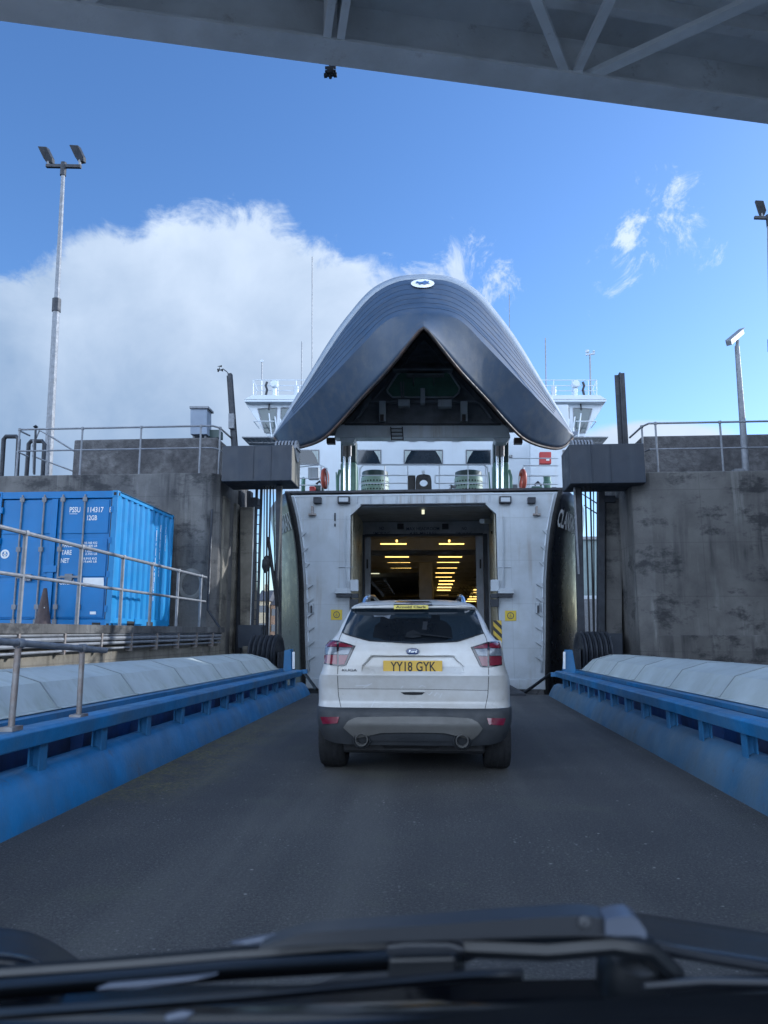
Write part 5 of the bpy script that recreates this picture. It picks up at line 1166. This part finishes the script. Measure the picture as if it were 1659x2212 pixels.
    # rear window
    gw = patch('rear_window', 'glass', [(352, 172), (500, 162), (840, 158), (1150, 164), (1308, 182)], [(293, 365), (330, 385), (500, 432), (660, 448), (840, 452), (1010, 450), (1180, 438), (1340, 395), (1378, 372)], 0.004, n=40, rws=10)
    patch('window_trim', 'black', [(293, 365), (330, 385), (500, 432), (840, 452), (1180, 438), (1378, 372)], [(291, 373), (330, 393), (500, 440), (840, 459), (1180, 446), (1381, 380)], 0.006, parent=gw, n=30, rws=1)
    patch('wiper_arm', 'own_dark', [(840, 362), (900, 378), (1060, 398), (1135, 410)], [(840, 380), (900, 392), (1060, 408), (1135, 417)], 0.03, parent=gw, thick=0.012)
    patch('wiper_cap', 'own_dark', [(790, 372), (840, 352), (890, 375)], [(775, 408), (840, 415), (900, 405)], 0.02, parent=gw, thick=0.02, n=12)
    # faint shapes seen through the rear glass: mirror and headrests behind it
    patch('inner_reflection', 'tail_clear', [(535, 240), (610, 243), (668, 238)], [(538, 252), (610, 250), (655, 268)], 0.0055, parent=gw, n=8, rws=2, thick=0)
    patch('inner_reflection', 'own_grey', [(915, 288), (950, 288)], [(908, 350), (942, 352)], 0.0055, parent=gw, n=4, rws=2, thick=0)
    patch('seat_shape', 'seat', [(530, 395), (545, 320), (600, 280), (700, 262), (980, 262), (1085, 285), (1130, 330), (1140, 400)], [(532, 410), (620, 436), (840, 446), (1020, 444), (1140, 425)], 0.0048, parent=gw, n=30, rws=6, thick=0)
    for a_ in (620, 1010): patch('headrest_shape', 'seat', [(a_-38, 300), (a_-30, 238), (a_+30, 238), (a_+38, 300)], [(a_-38, 304), (a_+38, 304)], 0.0052, parent=gw, n=12, rws=4, thick=0)
    # high brake lamp + dealer sticker
    patch('high_brake_light', 'tail_dark', [(700, 140), (720, 130), (960, 132), (984, 146)], [(688, 162), (720, 163), (960, 165), (988, 166)], 0.02, thick=0.03)
    patch('brake_lens', 'tail_red', [(730, 138), (950, 140)], [(730, 156), (950, 158)], 0.027, thick=0.004, n=10, rws=2)
    pa, pb = S(690, 193), S(955, 163)
    yb = min(ring_y(0, pa[1]), ring_y(0, pb[1]))-0.012
    pz0, pz1 = P(893, 1261.5+0.28126*193, Y0+yb).z, P(893, 1261.5+0.28126*163, Y0+yb).z; px0, px1 = P(656.7+0.28126*690, 1310, Y0+yb).x, P(656.7+0.28126*955, 1310, Y0+yb).x
    q = MB(); q.box(px0, px1, Y0+yb-0.02, Y0+yb-0.014, pz0, pz1); sk = q.build('dealer_sticker', 'sticker', t, bevel=0.002)
    text('Arnold Clark', 'sticker_text', 'black', sk, (px0+0.02, Y0+yb-0.0225, pz0+0.009), (1, 0, 0), (0, 0, 1), width=(px1-px0)-0.04, height=(pz1-pz0)-0.015, bold=0.03)
    # tailgate seams
    def seam(pts, wd=4):
        patch('panel_gap', 'seam', [(a-wd/2, c) for a, c in pts], [(a+wd/2, c) for a, c in pts], 0.003, n=24, rws=1, thick=0)
    seam([(293, 372), (268, 430), (262, 620), (258, 700), (264, 850), (285, 950)]); seam([(1381, 378), (1404, 432), (1416, 620), (1418, 700), (1412, 850), (1390, 958)])
    patch('panel_gap', 'seam', [(285, 948), (840, 952), (1390, 958)], [(285, 953), (840, 957), (1390, 963)], 0.003, n=30, rws=1, thick=0)
    patch('crease_line', 'plastic', [(265, 803), (840, 806), (1414, 816)], [(265, 806), (840, 809), (1414, 819)], 0.002, n=30, rws=1, thick=0)
    # shadow-casting lip above the plate
    patch('plate_lip', 'car', [(448, 612), (470, 590), (525, 545), (840, 541), (1155, 548), (1210, 595), (1230, 620)], [(450, 626), (475, 604), (528, 557), (840, 553), (1153, 560), (1207, 607), (1228, 634)], 0.012, n=44, rws=2, thick=0.02)
    # tail lights
    for s in (-1, 1):
        f = (lambda a: a) if s < 0 else (lambda a: 1677-a)
        dy = 0 if s < 0 else 10
        def pp_(pl): return sorted([(f(a), c+dy) for a, c in pl], key=lambda k: k[0])
        tl = patch('tail_light', 'tail_dark', pp_([(178, 436), (215, 430), (265, 434), (330, 454), (394, 474)]), pp_([(160, 618), (210, 624), (265, 628), (322, 628), (394, 480)]) if False else pp_([(162, 612), (210, 622), (262, 628), (305, 628), (322, 622)]), 0.012, n=26, rws=10, thick=0.015)
        patch('red_lens', 'tail_red', pp_([(184, 446), (215, 440), (256, 443)]), pp_([(174, 480), (256, 480)]), 0.016, parent=tl, n=10, rws=4)
        patch('red_lens', 'tail_red', pp_([(272, 446), (330, 462), (372, 476)]), pp_([(272, 482), (368, 484)]), 0.016, parent=tl, n=10, rws=4)
        patch('clear_lens', 'tail_clear', pp_([(176, 486), (255, 484)]), pp_([(168, 540), (256, 540)]), 0.017, parent=tl, n=10, rws=4)
        patch('clear_lens', 'tail_clear', pp_([(273, 486), (366, 490)]), pp_([(272, 542), (342, 540)]), 0.017, parent=tl, n=10, rws=4)
        patch('red_lens', 'tail_red', pp_([(167, 545), (256, 545)]), pp_([(168, 606), (256, 618)]), 0.016, parent=tl, n=10, rws=4)
        patch('red_lens', 'tail_red', pp_([(272, 547), (340, 546)]), pp_([(270, 619), (312, 616)]), 0.016, parent=tl, n=10, rws=4)
        patch('bumper_reflector', 'tail_red', pp_([(140, 1020), (275, 1018)]), pp_([(158, 1074), (262, 1068)]), 0.01, n=8, rws=3, bumper=True)
        # exhaust
        ex = S(447 if s < 0 else 1213, 1190 if s < 0 else 1200); c = Vector((X0+ex[0], Y0-0.02, ex[1]))
        q = MB(); q.lathe([(0.058, 0.2), (0.062, 0.0), (0.056, -0.008), (0.050, 0.0), (0.048, 0.2), (0.001, 0.2)], c, (0, 1, 0), 24); q.build('exhaust_tip', 'skid', t, smooth=True)
        q = MB(); q.lathe([(0.055, 0.06), (0.075, 0.02), (0.088, 0.05)], c, (0, 1, 0), 24); q.build('exhaust_surround', 'plastic', t, smooth=True)
        # roof rail
        xr_ = s*0.505; q = MB(); q.tube([(X0+xr_*1.06, Y0+0.62, 1.64), (X0+xr_*1.03, Y0+0.68, 1.715), (X0+xr_, Y0+0.85, 1.752), (X0+xr_, Y0+1.6, 1.79), (X0+xr_*0.98, Y0+2.2, 1.75), (X0+xr_*0.98, Y0+2.3, 1.70)], 0.022, 8); q.build('roof_rail', 'chrome', t, smooth=True)
        # side glass
        q = MB(); rows = []
        for z in [1.30, 1.36, 1.42, 1.48, 1.54, 1.58]:
            a0 = 0.55+(z-1.3)*0.5; a1 = 3.0-(z-1.3)*1.7; w = smooth_interp(W, z)
            rows.append([Vector((X0+s*(w+0.006), Y0+lerp(a0, a1, i/12), z)) for i in range(13)])
        q.grid(rows); q.build('side_window', 'glass', t, smooth=True, thick=0.004)
        # door mirror
        q = MB(); q.lathe([(0.001, -0.1), (0.07, -0.09), (0.09, 0), (0.07, 0.09), (0.001, 0.1)], (X0+s*0.99, Y0+2.7, 1.19), (1, 0.1, 0), 12); q.build('door_mirror', 'car', t, smooth=True)
        for yw_ in (0.70, 3.4):
            c = Vector((X0+s*0.83, Y0+yw_, 0.355)); w2 = 0.128
            q = MB(); q.lathe([(0.24, -w2), (0.33, -w2), (0.35, -w2*0.8), (0.355, -w2*0.4), (0.355, w2*0.4), (0.35, w2*0.8), (0.33, w2), (0.24, w2)], c, (1, 0, 0), 40); wh_ = q.build('wheel', 'rubber', t, smooth=True)
            for dx in (-0.06, 0, 0.06): q = MB(); q.lathe([(0.3565, -0.006), (0.3565, 0.006)], c+Vector((dx, 0, 0)), (1, 0, 0), 40); q.build('tread_groove', 'black', wh_)
            q = MB(); q.lathe([(0.24, w2*s*0.9), (0.20, w2*s*0.5), (0.06, w2*s*0.7), (0.001, w2*s*0.72)], c, (1, 0, 0), 30); q.build('rim', 'skid', wh_, smooth=True)
    # underbody
    q = MB(); q.box(X0-0.70, X0+0.70, Y0+0.30, Y0+4.1, 0.19, 0.4); q.box(X0-0.3, X0+0.25, Y0+0.15, Y0+0.5, 0.26, 0.4); q.build('underbody', 'black', t, bevel=0.03)
    # skid plate
    patch('skid_plate', 'skid', [(308, 1100), (340, 1050), (400, 1022), (600, 1016), (840, 1014), (1080, 1018), (1280, 1030), (1335, 1060), (1368, 1108)], [(318, 1112), (360, 1150), (400, 1185), (600, 1140), (840, 1138), (1080, 1142), (1290, 1195), (1330, 1160), (1360, 1120)], 0.02, n=50, rws=8, thick=0.03, bumper=True)
    patch('lower_valance', 'plastic', [(480, 1170), (620, 1150), (840, 1146), (1060, 1152), (1180, 1175)], [(480, 1200), (840, 1205), (1180, 1206)], 0.012, n=30, rws=3, thick=0.03, bumper=True)
    # badge
    bx = S(835, 518)
    q = MB(); c = Vector((X0+bx[0], Y0+ring_y(bx[0], bx[1])-0.012, bx[1]))
    q.lathe([(0.001, -0.012), (0.028, -0.011), (0.030, -0.004)], (0, 0, 0), (0, 1, 0), 40); q.v = [Vector((p.x*2.1, p.y, p.z)) + c for p in q.v]
    bd = q.build('badge', 'badge', t, smooth=True)
    q = MB(); q.lathe([(0.030, -0.004), (0.0335, -0.009), (0.036, 0.004)], (0, 0, 0), (0, 1, 0), 40); q.v = [Vector((p.x*1.95, p.y, p.z)) + c for p in q.v]; q.build('badge_ring', 'chrome', bd, smooth=True)
    text('Ford', 'badge_script', 'chrome', bd, c+Vector((-0.038, -0.0135, -0.012)), (1, 0, 0), (0.25, 0, 1), width=0.076, height=0.024)
    # model lettering and tailgate handle
    mx = S(350, 660); c = Vector((X0+mx[0], Y0+ring_y(mx[0], mx[1])-0.008, mx[1])); text('KUGA', 'model_lettering', 'own_grey', t, c+Vector((-0.075, 0, -0.012)), (1, -0.10, 0), (0.12, 0, 1), width=0.15, height=0.022, bold=0.02)
    patch('tailgate_handle', 'black', [(743, 832), (840, 829), (930, 832)], [(770, 850), (840, 853), (905, 850)], 0.004, n=12, rws=2)
    patch('handle_lip', 'car', [(745, 824), (840, 821), (932, 824)], [(745, 831), (840, 828), (930, 831)], 0.012, n=12, rws=2, thick=0.012)
    # number plate
    pl0, pl1 = S(608, 689), S(1062, 589); yp = Y0+0.045
    a = P(656.7+0.28126*608, 1261.5+0.28126*689, yp); c = P(656.7+0.28126*1062, 1261.5+0.28126*589, yp)
    q = MB(); q.box(a.x, c.x, yp, yp+0.012, a.z, c.z); npl = q.build('number_plate', 'plate', t, bevel=0.004)
    a = P(656.7+0.28126*664, 1261.5+0.28126*671, yp); c = P(656.7+0.28126*832, 1261.5+0.28126*597, yp)
    text('YY18', 'plate_characters', 'black', npl, (a.x, yp-0.002, a.z), (1, 0, 0), (0, 0, 1), width=c.x-a.x, height=c.z-a.z, bold=0.012)
    a = P(656.7+0.28126*862, 1261.5+0.28126*671, yp); c = P(656.7+0.28126*1012, 1261.5+0.28126*597, yp)
    text('GYK', 'plate_characters', 'black', npl, (a.x, yp-0.002, a.z), (1, 0, 0), (0, 0, 1), width=c.x-a.x, height=c.z-a.z, bold=0.012)
    a = P(656.7+0.28126*800, 1261.5+0.28126*679, yp); q = MB(); q.box(a.x, a.x+0.09, yp-0.002, yp, a.z, a.z+0.004); q.build('plate_footer', 'black', npl)
    # smears in the road dust
    for pts in ([(395, 780), (440, 776), (480, 775), (520, 762)], [(455, 790), (490, 778), (505, 768)], [(515, 940), (530, 915), (545, 885)], [(940, 830), (960, 850), (985, 825)], [(1000, 855), (1020, 830), (1040, 850)], [(880, 790), (905, 775), (935, 790)], [(740, 800), (760, 780)], [(1040, 870), (1060, 835)], [(890, 930), (910, 945)], [(640, 925), (655, 940)]):
        patch('dust_smear', 'dust_clean', pts, [(a+3, c+7) for a, c in pts], 0.0018, n=8, rws=1, thick=0)
suv()

# ------------------------------------------------------------------ FOOTBRIDGE OVERHEAD
def footbridge():
    zb = 6.5
    e0, e1 = PZ(0, 45, zb), PZ(1659, 268, zb); d = (e1-e0).normalized(); n_ = Vector((d.y, -d.x, 0)); mid = (e0+e1)/2
    def at(s, w, z): return mid + d*s + n_*w + Vector((0, 0, z-zb))
    t = thing('footbridge', (mid.x, mid.y-1.5, zb), 'grey steel footbridge crossing overhead, seen from below at the top', 'footbridge')
    q = MB(); q.prism([at(-16, 0.0, zb), at(-16, 0.30, zb), at(-16, 0.30, zb+0.03), at(-16, 0.0, zb+0.03)], d*32); q.prism([at(-16, 0.12, zb+0.03), at(-16, 0.16, zb+0.03), at(-16, 0.16, zb+0.5), at(-16, 0.12, zb+0.5)], d*32); q.build('edge_chord', 'bridge_steel', t)
    q = MB(); q.prism([at(-16, 3.6, zb), at(-16, 3.9, zb), at(-16, 3.9, zb+0.5), at(-16, 3.6, zb+0.5)], d*32); q.build('edge_chord', 'bridge_steel', t)
    q = MB(); q.prism([at(-16, 0.02, zb+0.5), at(-16, 3.88, zb+0.5), at(-16, 3.88, zb+0.58), at(-16, 0.02, zb+0.58)], d*32); q.build('deck', 'bridge_deep', t)
    q = MB(); q.prism([at(-16, 0.0, zb+0.58), at(-16, 0.05, zb+0.58), at(-16, 0.05, zb+2.3), at(-16, 0.0, zb+2.3)], d*32); q.prism([at(-16, 3.83, zb+0.58), at(-16, 3.88, zb+0.58), at(-16, 3.88, zb+2.3), at(-16, 3.83, zb+2.3)], d*32); q.build('side_wall', 'bridge_steel', t)
    for w, h in ((0.62, 0.16), (1.25, 0.14), (1.9, 0.14), (2.6, 0.14)):
        q = MB(); q.prism([at(-16, w, zb+0.5-h), at(-16, w+0.10, zb+0.5-h), at(-16, w+0.10, zb+0.499), at(-16, w, zb+0.499)], d*32); q.build('stringer', 'bridge_deep', t)
    p = PZ(715, 130, zb); s0 = (p-mid).dot(d)
    for k in (-1, 0, 1):
        s1 = s0+k*6.2
        q = MB()
        for ds in (-0.095, 0.025): q.prism([at(s1+ds, 0.302, zb+0.01), at(s1+ds+0.07, 0.302, zb+0.01), at(s1+ds+0.07, 0.302, zb+0.49), at(s1+ds, 0.302, zb+0.49)], n_*3.29)
        q.build('cross_beam', 'bridge_steel', t, bevel=0.004)
    q = MB(); c = PZ(714, 150, zb)
    for i, (dw, dz, r) in enumerate(((0.03, 0.02, 0.035), (0.02, -0.02, 0.03), (0.0, -0.06, 0.022))):
        q.tube([c+Vector((-0.05, 0, dz)), c+Vector((0.05, 0, dz))], 0.014, 6)
    q.tube([c+Vector((0, 0, 0.06)), c+Vector((0, 0, -0.09))], 0.015, 6); q.box(c.x-0.03, c.x+0.03, c.y-0.02, c.y+0.02, c.z-0.05, c.z+0.01)
    for dx in (-0.045, 0.045): q.box(c.x+dx-0.015, c.x+dx+0.015, c.y-0.015, c.y+0.015, c.z-0.075, c.z-0.045)
    q.build('hanging_clamp', 'steel_dark', t)
    zz = zb+0.05
    node = PZ(1232, 182, zz)
    for u, v, w in ((1143, -40, 0.085), (1345, -60, 0.085), (1760, -60, 0.11)):
        q = MB(); a = PZ(u, v, zz); nd = node+(a-node).normalized()*0.02; q.beam(nd, node+(a-node)*1.6, w, 0.05); q.build('diagonal_brace', 'bridge_steel', t)
    q = MB(); q.prism([node+Vector((-0.12, 0.02, -0.035)), node+Vector((0.14, 0.06, -0.035)), node+Vector((0.08, -0.2, -0.035)), node+Vector((-0.08, -0.2, -0.035))], (0, 0, 0.012)); q.build('gusset_plate', 'bridge_steel', t)
    node = PZ(150, 40, zz)
    for u, v in ((75, -60), (250, -60), (165, -80)):
        q = MB(); a = PZ(u, v, zz); q.beam(node, node+(a-node)*1.6, 0.085, 0.05); q.build('diagonal_brace', 'bridge_steel', t)
    # pylons that carry it, either side out of the frame
    for s1 in (-13, 13.5):
        q = MB(); a = at(s1, 1.9, zb); q.box(a.x-0.4, a.x+0.4, a.y-1.5, a.y+1.5, -2, zb); q.build('pylon', 'concrete', t)
footbridge()

# ------------------------------------------------------------------ THE CAR WE LOOK OUT OF: bonnet edge, cowl, wiper
def own_car():
    t = thing('car', (0.0, 1.0, 0.0), 'black car the view is taken from, its wiper and bonnet edge at the bottom', 'car')
    top = [(-260, 1990), (-100, 1994), (0, 2000), (60, 2008), (120, 2034), (200, 2088), (300, 2130), (600, 2140), (800, 2080), (950, 2010), (1050, 1974), (1180, 1952), (1300, 1958), (1480, 1984), (1659, 2012), (1900, 2050)]
    us = [-260+i*36 for i in range(61)]
    q = MB(); rows = []
    for f, Y in ((0, 1.75), (0.05, 1.72), (0.2, 1.6), (0.5, 1.35), (0.8, 1.15), (1.0, 1.05)):
        rows.append([P(u, smooth_interp(top, u)+f*70+(6 if f == 0 else 0), Y) for u in us])
    q.grid(rows); q.build('bonnet', 'own_black', t, smooth=True, thick=0.01)
    def slab(name, m, pts, Y, d=0.02, bv=0.004, dip=0): 
        q = MB(); q.prism([P(u, v, Y) for u, v in pts], (0, d, 0)); return q.build(name, m, t, bevel=bv)
    # cowl panel between bonnet and glass
    q = MB(); q.grid([[P(u, 2128-0.02*max(0, u-600), 1.04) for u in us], [P(u, 2175-0.03*max(0, u-600), 0.95) for u in us], [P(u, 2290, 0.75) for u in us]]); q.build('cowl', 'own_black', t, smooth=True, thick=0.01)
    # blade carrier and rubber
    q = MB(); pts = [(-150, 2098), (0, 2086), (230, 2070), (500, 2048), (740, 2028), (880, 2030), (1005, 2040)]
    q.tube([P(u, v+16, 0.90) for u, v in pts], 0.0085, 8); q.build('wiper_blade', 'own_dark', t, smooth=True)
    q = MB(); q.grid([[P(u, v+dv, Y) for u, v in ((-150, 2108), (0, 2098), (230, 2080), (500, 2056), (840, 2036), (1005, 2048))] for dv, Y in ((0, 0.91), (22, 0.88), (38, 0.87), (62, 0.88))]); q.build('blade_spoiler', 'own_dark', t, smooth=True, thick=0.006)
    # arm
    def prof(pts, Y, d, name, m, par=t):
        q = MB(); rows = []
        for i, (u, v0, v1) in enumerate(pts):
            a, c = P(u, v0, Y), P(u, v1, Y); rows.append([a+Vector((0, d, 0)), a+Vector((0, d*0.25, -0.001)), lerp(a, c, 0.06)+Vector((0, 0, 0)), lerp(a, c, 0.75)+Vector((0, -0.001, 0)), c+Vector((0, d*0.4, 0)), c+Vector((0, d, 0))])
        q.grid(rows, True); q.add(rows[0], [tuple(range(6))]); q.add(rows[-1], [tuple(range(6))]); return q.build(name, m, par, smooth=True)
    arm = prof([(560, 2044, 2052), (660, 2014, 2050), (760, 2006, 2047), (900, 1998, 2044), (1060, 1986, 2040), (1200, 1977, 2036), (1260, 1974, 2036), (1305, 1980, 2036), (1322, 1990, 2034)], 0.85, 0.03, 'wiper_arm', 'own_grey')
    q = MB(); q.lathe([(0.001, -0.003), (0.006, -0.002), (0.007, 0)], P(1262, 1992, 0.848), (0, 1, -0.3), 16); q.build('arm_pin', 'own_grey', arm, smooth=True)
    prof([(1308, 1986, 2030), (1335, 1978, 2036), (1362, 1976, 2036), (1380, 1986, 2034), (1396, 2010, 2032)], 0.84, 0.03, 'arm_knuckle', 'own_shine', arm)
    q = MB(); q.lathe([(0.001, -0.03), (0.03, -0.02), (0.04, 0.0), (0.04, 0.03)], P(1370, 2082, 0.92), (0.0, 0.6, -1), 20); q.build('wiper_pivot', 'own_dark', t, smooth=True)
    q = MB(); q.tube([P(1000, 2044, 0.88), P(1180, 2052, 0.88), P(1320, 2040, 0.88), P(1400, 2052, 0.89), P(1460, 2110, 0.9)], 0.012, 8); q.build('linkage', 'own_dark', t, smooth=True)
    slab('blade_bracket', 'own_grey', [(834, 2042), (880, 2037), (972, 2037), (1004, 2048), (1004, 2062), (835, 2068)], 0.85, 0.012)
    slab('blade_bracket', 'own_dark', [(840, 2070), (985, 2066), (985, 2130), (835, 2140)], 0.86, 0.012)
    slab('arm_end_glint', 'own_shine', [(492, 2040), (560, 2026), (640, 2014), (668, 2014), (622, 2036), (540, 2046)], 0.87, 0.01)  # pale slab painted as the reflection on the wiper arm's end
    slab('cowl_glint', 'own_shine', [(204, 2140), (232, 2128), (420, 2112), (470, 2106), (420, 2120), (300, 2138)], 0.83, 0.008)  # thin pale slab standing for a highlight on the glossy cowl
    slab('cowl_glint', 'own_shine', [(350, 2196), (390, 2186), (420, 2188), (400, 2212), (355, 2214)], 0.78, 0.008)  # another painted highlight, lower on the cowl
    # second linkage bar lower down
    q = MB(); q.grid([[P(u, v+dv, Y) for u, v in ((-150, 2190), (200, 2165), (520, 2140), (840, 2110), (1000, 2096), (1130, 2092))] for dv, Y in ((0, 0.80), (14, 0.79), (26, 0.80))]); q.build('trim_bar', 'own_dark', t, smooth=True, thick=0.006)
    q = MB(); q.tube([P(1392, 2040, 0.9), P(1520, 2068, 0.93), P(1659, 2092, 0.96), P(1800, 2110, 0.98)], 0.006, 6); q.tube([P(1390, 2130, 0.86), P(1520, 2120, 0.88), P(1800, 2125, 0.9)], 0.004, 6); q.build('cowl_trim', 'own_grey', t, smooth=True)
    # dashboard top
    q = MB(); q.grid([[P(u, v, Y) for u, v in rw] for rw, Y in (([(-200, 2290), (500, 2240), (900, 2196), (1200, 2160), (1450, 2146), (1700, 2140), (1900, 2138)], 0.50), ([(-200, 2330), (500, 2290), (900, 2250), (1200, 2215), (1450, 2200), (1700, 2195), (1900, 2190)], 0.44), ([(-200, 2500), (500, 2500), (900, 2500), (1200, 2500), (1450, 2500), (1700, 2500), (1900, 2500)], 0.40))]); q.build('dashboard', 'own_dash', t, smooth=True, thick=0.01)
own_car()

# ------------------------------------------------------------------ BACKGROUND SEEN THROUGH THE GAPS
def house(x0, x1, y, d, z0, z1, wall, label):
    t = thing('house', ((x0+x1)/2, y, z0), label, 'house')
    q = MB(); q.box(x0, x1, y, y+d, z0, z1); q.build('wall', wall, t)
    h = (x1-x0)*0.22; q = MB(); q.prism([(x0-0.3, y-0.3, z1), (x0-0.3, y+d/2, z1+d*0.3), (x0-0.3, y+d+0.3, z1)], (x1-x0+0.6, 0, 0)); rf = q.build('roof', 'slate', t)
    q = MB(); q.box(x0+0.4, x0+1.2, y+d/2-0.4, y+d/2+0.4, z1+d*0.25, z1+d*0.3+1.2); q.build('chimney', wall, rf)
    nx = max(2, int((x1-x0)/2.6)); nz = max(1, int((z1-z0)/3))
    for i in range(nx):
        for j in range(nz):
            xc = x0+(i+0.5)*(x1-x0)/nx; zc = z0+(j+0.55)*(z1-z0)/nz
            q = MB(); q.box(xc-0.5, xc+0.5, y-0.04, y+0.02, zc-0.7, zc+0.7); q.build('window', 'glass', t)
yq = 150
b = MB(); b.box(-120, -14, 138, 220, -2.5, 0.8); b.box(14, 120, 120, 220, -2.5, 0.8); b.build('far_quay', 'concrete', kind='structure')
def X_(u, y): return P(u, 1369, y).x
house(X_(556, yq), X_(577, yq), yq, 8, 0.8, 8.0, 'sandstone', 'sandstone house with slate roof far away, left of the thin ropes')
house(X_(579, yq), X_(604, yq), yq+2, 8, 0.8, 7.2, 'brick', 'brown stone house far away behind the left lifting ropes')
def boat(x0, x1, y, z, label, hullm):
    t = thing('boat', ((x0+x1)/2, y, z), label, 'boat', 'small boats beyond the ramp')
    L_ = x1-x0; n_ = 12; rows = []
    for i in range(n_+1):
        f = i/n_; w = 1.3*(1-max(0, (f-0.5)/0.5)**2)+0.02; sh = 1.3+0.9*(f-0.3)**2*2
        x = x0+f*L_; rows.append([Vector((x, y-w, z+sh)), Vector((x, y-w*0.8, z+0.3)), Vector((x, y, z-0.2)), Vector((x, y+w*0.8, z+0.3)), Vector((x, y+w, z+sh))])
    q = MB(); q.grid(rows); q.grid([[r[0]-Vector((0, -0.1, 0.2)) for r in rows], [r[4]-Vector((0, 0.1, 0.2)) for r in rows]]); q.build('hull', hullm, t, smooth=True)
    q = MB(); q.box(x0+L_*0.15, x0+L_*0.42, y-0.8, y+0.8, z+1.1, z+3.1); q.build('wheelhouse', 'white_hi', t, bevel=0.08)
    q = MB(); q.box(x0+L_*0.17, x0+L_*0.4, y-0.83, y+0.83, z+2.2, z+2.8); q.build('window_band', 'glass', t)
    q = MB(); q.tube([(x0+L_*0.45, y, z+1), (x0+L_*0.45, y, z+6)], 0.06); q.build('mast', 'galv', t)
boat(X_(548, 90), X_(620, 90), 90, -1.6, 'small red boat moored beyond the ramp, seen past the left ropes', 'red')
boat(X_(585, 62), X_(640, 62), 62, -2.2, 'small white boat nearer than the red one, seen past the left ropes', 'white_hi')
# right-hand shed and lorry
yb_ = 75
b = MB(); b.box(5.5+4, 60, 26, 120, -2.6, 0.2); b.build('right_quay', 'concrete', kind='structure')
t = thing('shed', (X_(1285, yb_), yb_, 0.2), 'tall grey green clad shed beyond the right lifting ropes', 'shed')
za = P(1280, 1166, yb_).z; q = MB(); q.box(X_(1255, yb_), X_(1345, yb_), yb_, yb_+15, 0.2, za); q.build('wall', 'grn_clad', t)
q = MB(); q.box(X_(1254, yb_), X_(1346, yb_), yb_-0.3, yb_+15.3, za, za+0.3); q.build('roof', 'galv', t)
q = MB(); q.box(X_(1262, yb_), X_(1278, yb_), yb_-0.05, yb_, 0.3, 4.2); q.build('door', 'galv', t)
def lorry(x, y, label, m):
    t = thing('lorry', (x, y, 0.2), label, 'lorry', 'vehicles on the far quay')
    q = MB(); q.box(x-1.2, x+1.2, y, y+6, 1.1, 3.6); q.build('cargo_box', m, t, bevel=0.05)
    q = MB(); q.box(x-1.1, x+1.1, y+6.1, y+8, 0.8, 3.0); q.build('cab', 'white_hi', t, bevel=0.2)
    q = MB(); q.box(x-0.9, x+0.9, y-0.03, y, 1.3, 3.4); q.build('rear_door', 'galv', t)
    for dx in (-0.95, 0.95):
        for dy in (1.2, 6.8):
            q = MB(); q.lathe([(0.2, -0.15), (0.5, -0.15), (0.5, 0.15), (0.2, 0.15)], (x+dx, y+dy, 0.7), (1, 0, 0), 16); q.build('wheel', 'rubber', t)
    for dx in (-1.0, 0.9): q = MB(); q.box(x+dx, x+dx+0.15, y-0.05, y-0.031, 0.95, 1.08); q.build('tail_light', 'tail_red', t)
lorry(X_(1284, 45), 45, 'white box lorry parked beyond the right lifting ropes', 'white_hi')
lorry(X_(1322, 48), 48, 'grey box lorry parked on the far quay right of the white one', 'galv')
# low hills round the harbour
q = MB(); n_ = 120; rows = [[], [], []]
for i in range(n_+1):
    a = -math.pi*0.75+1.5*math.pi*i/n_; r_ = 2400
    h = 20+38*abs(math.sin(i*0.31)+0.5*math.sin(i*0.77+1))+14*math.sin(i*1.7)
    for k, (rr, hh) in enumerate(((r_*0.8, -3), (r_, h), (r_*1.15, h*1.3))): rows[k].append(Vector((rr*math.sin(a), rr*math.cos(a), hh)))
q.grid(rows); M['hill'] = mat('hill_grass', (0.05, 0.07, 0.05), 0.95, var=0.4, scale=0.01); q.build('hills', 'hill', kind='structure', smooth=True)
bpy.context.view_layer.update()
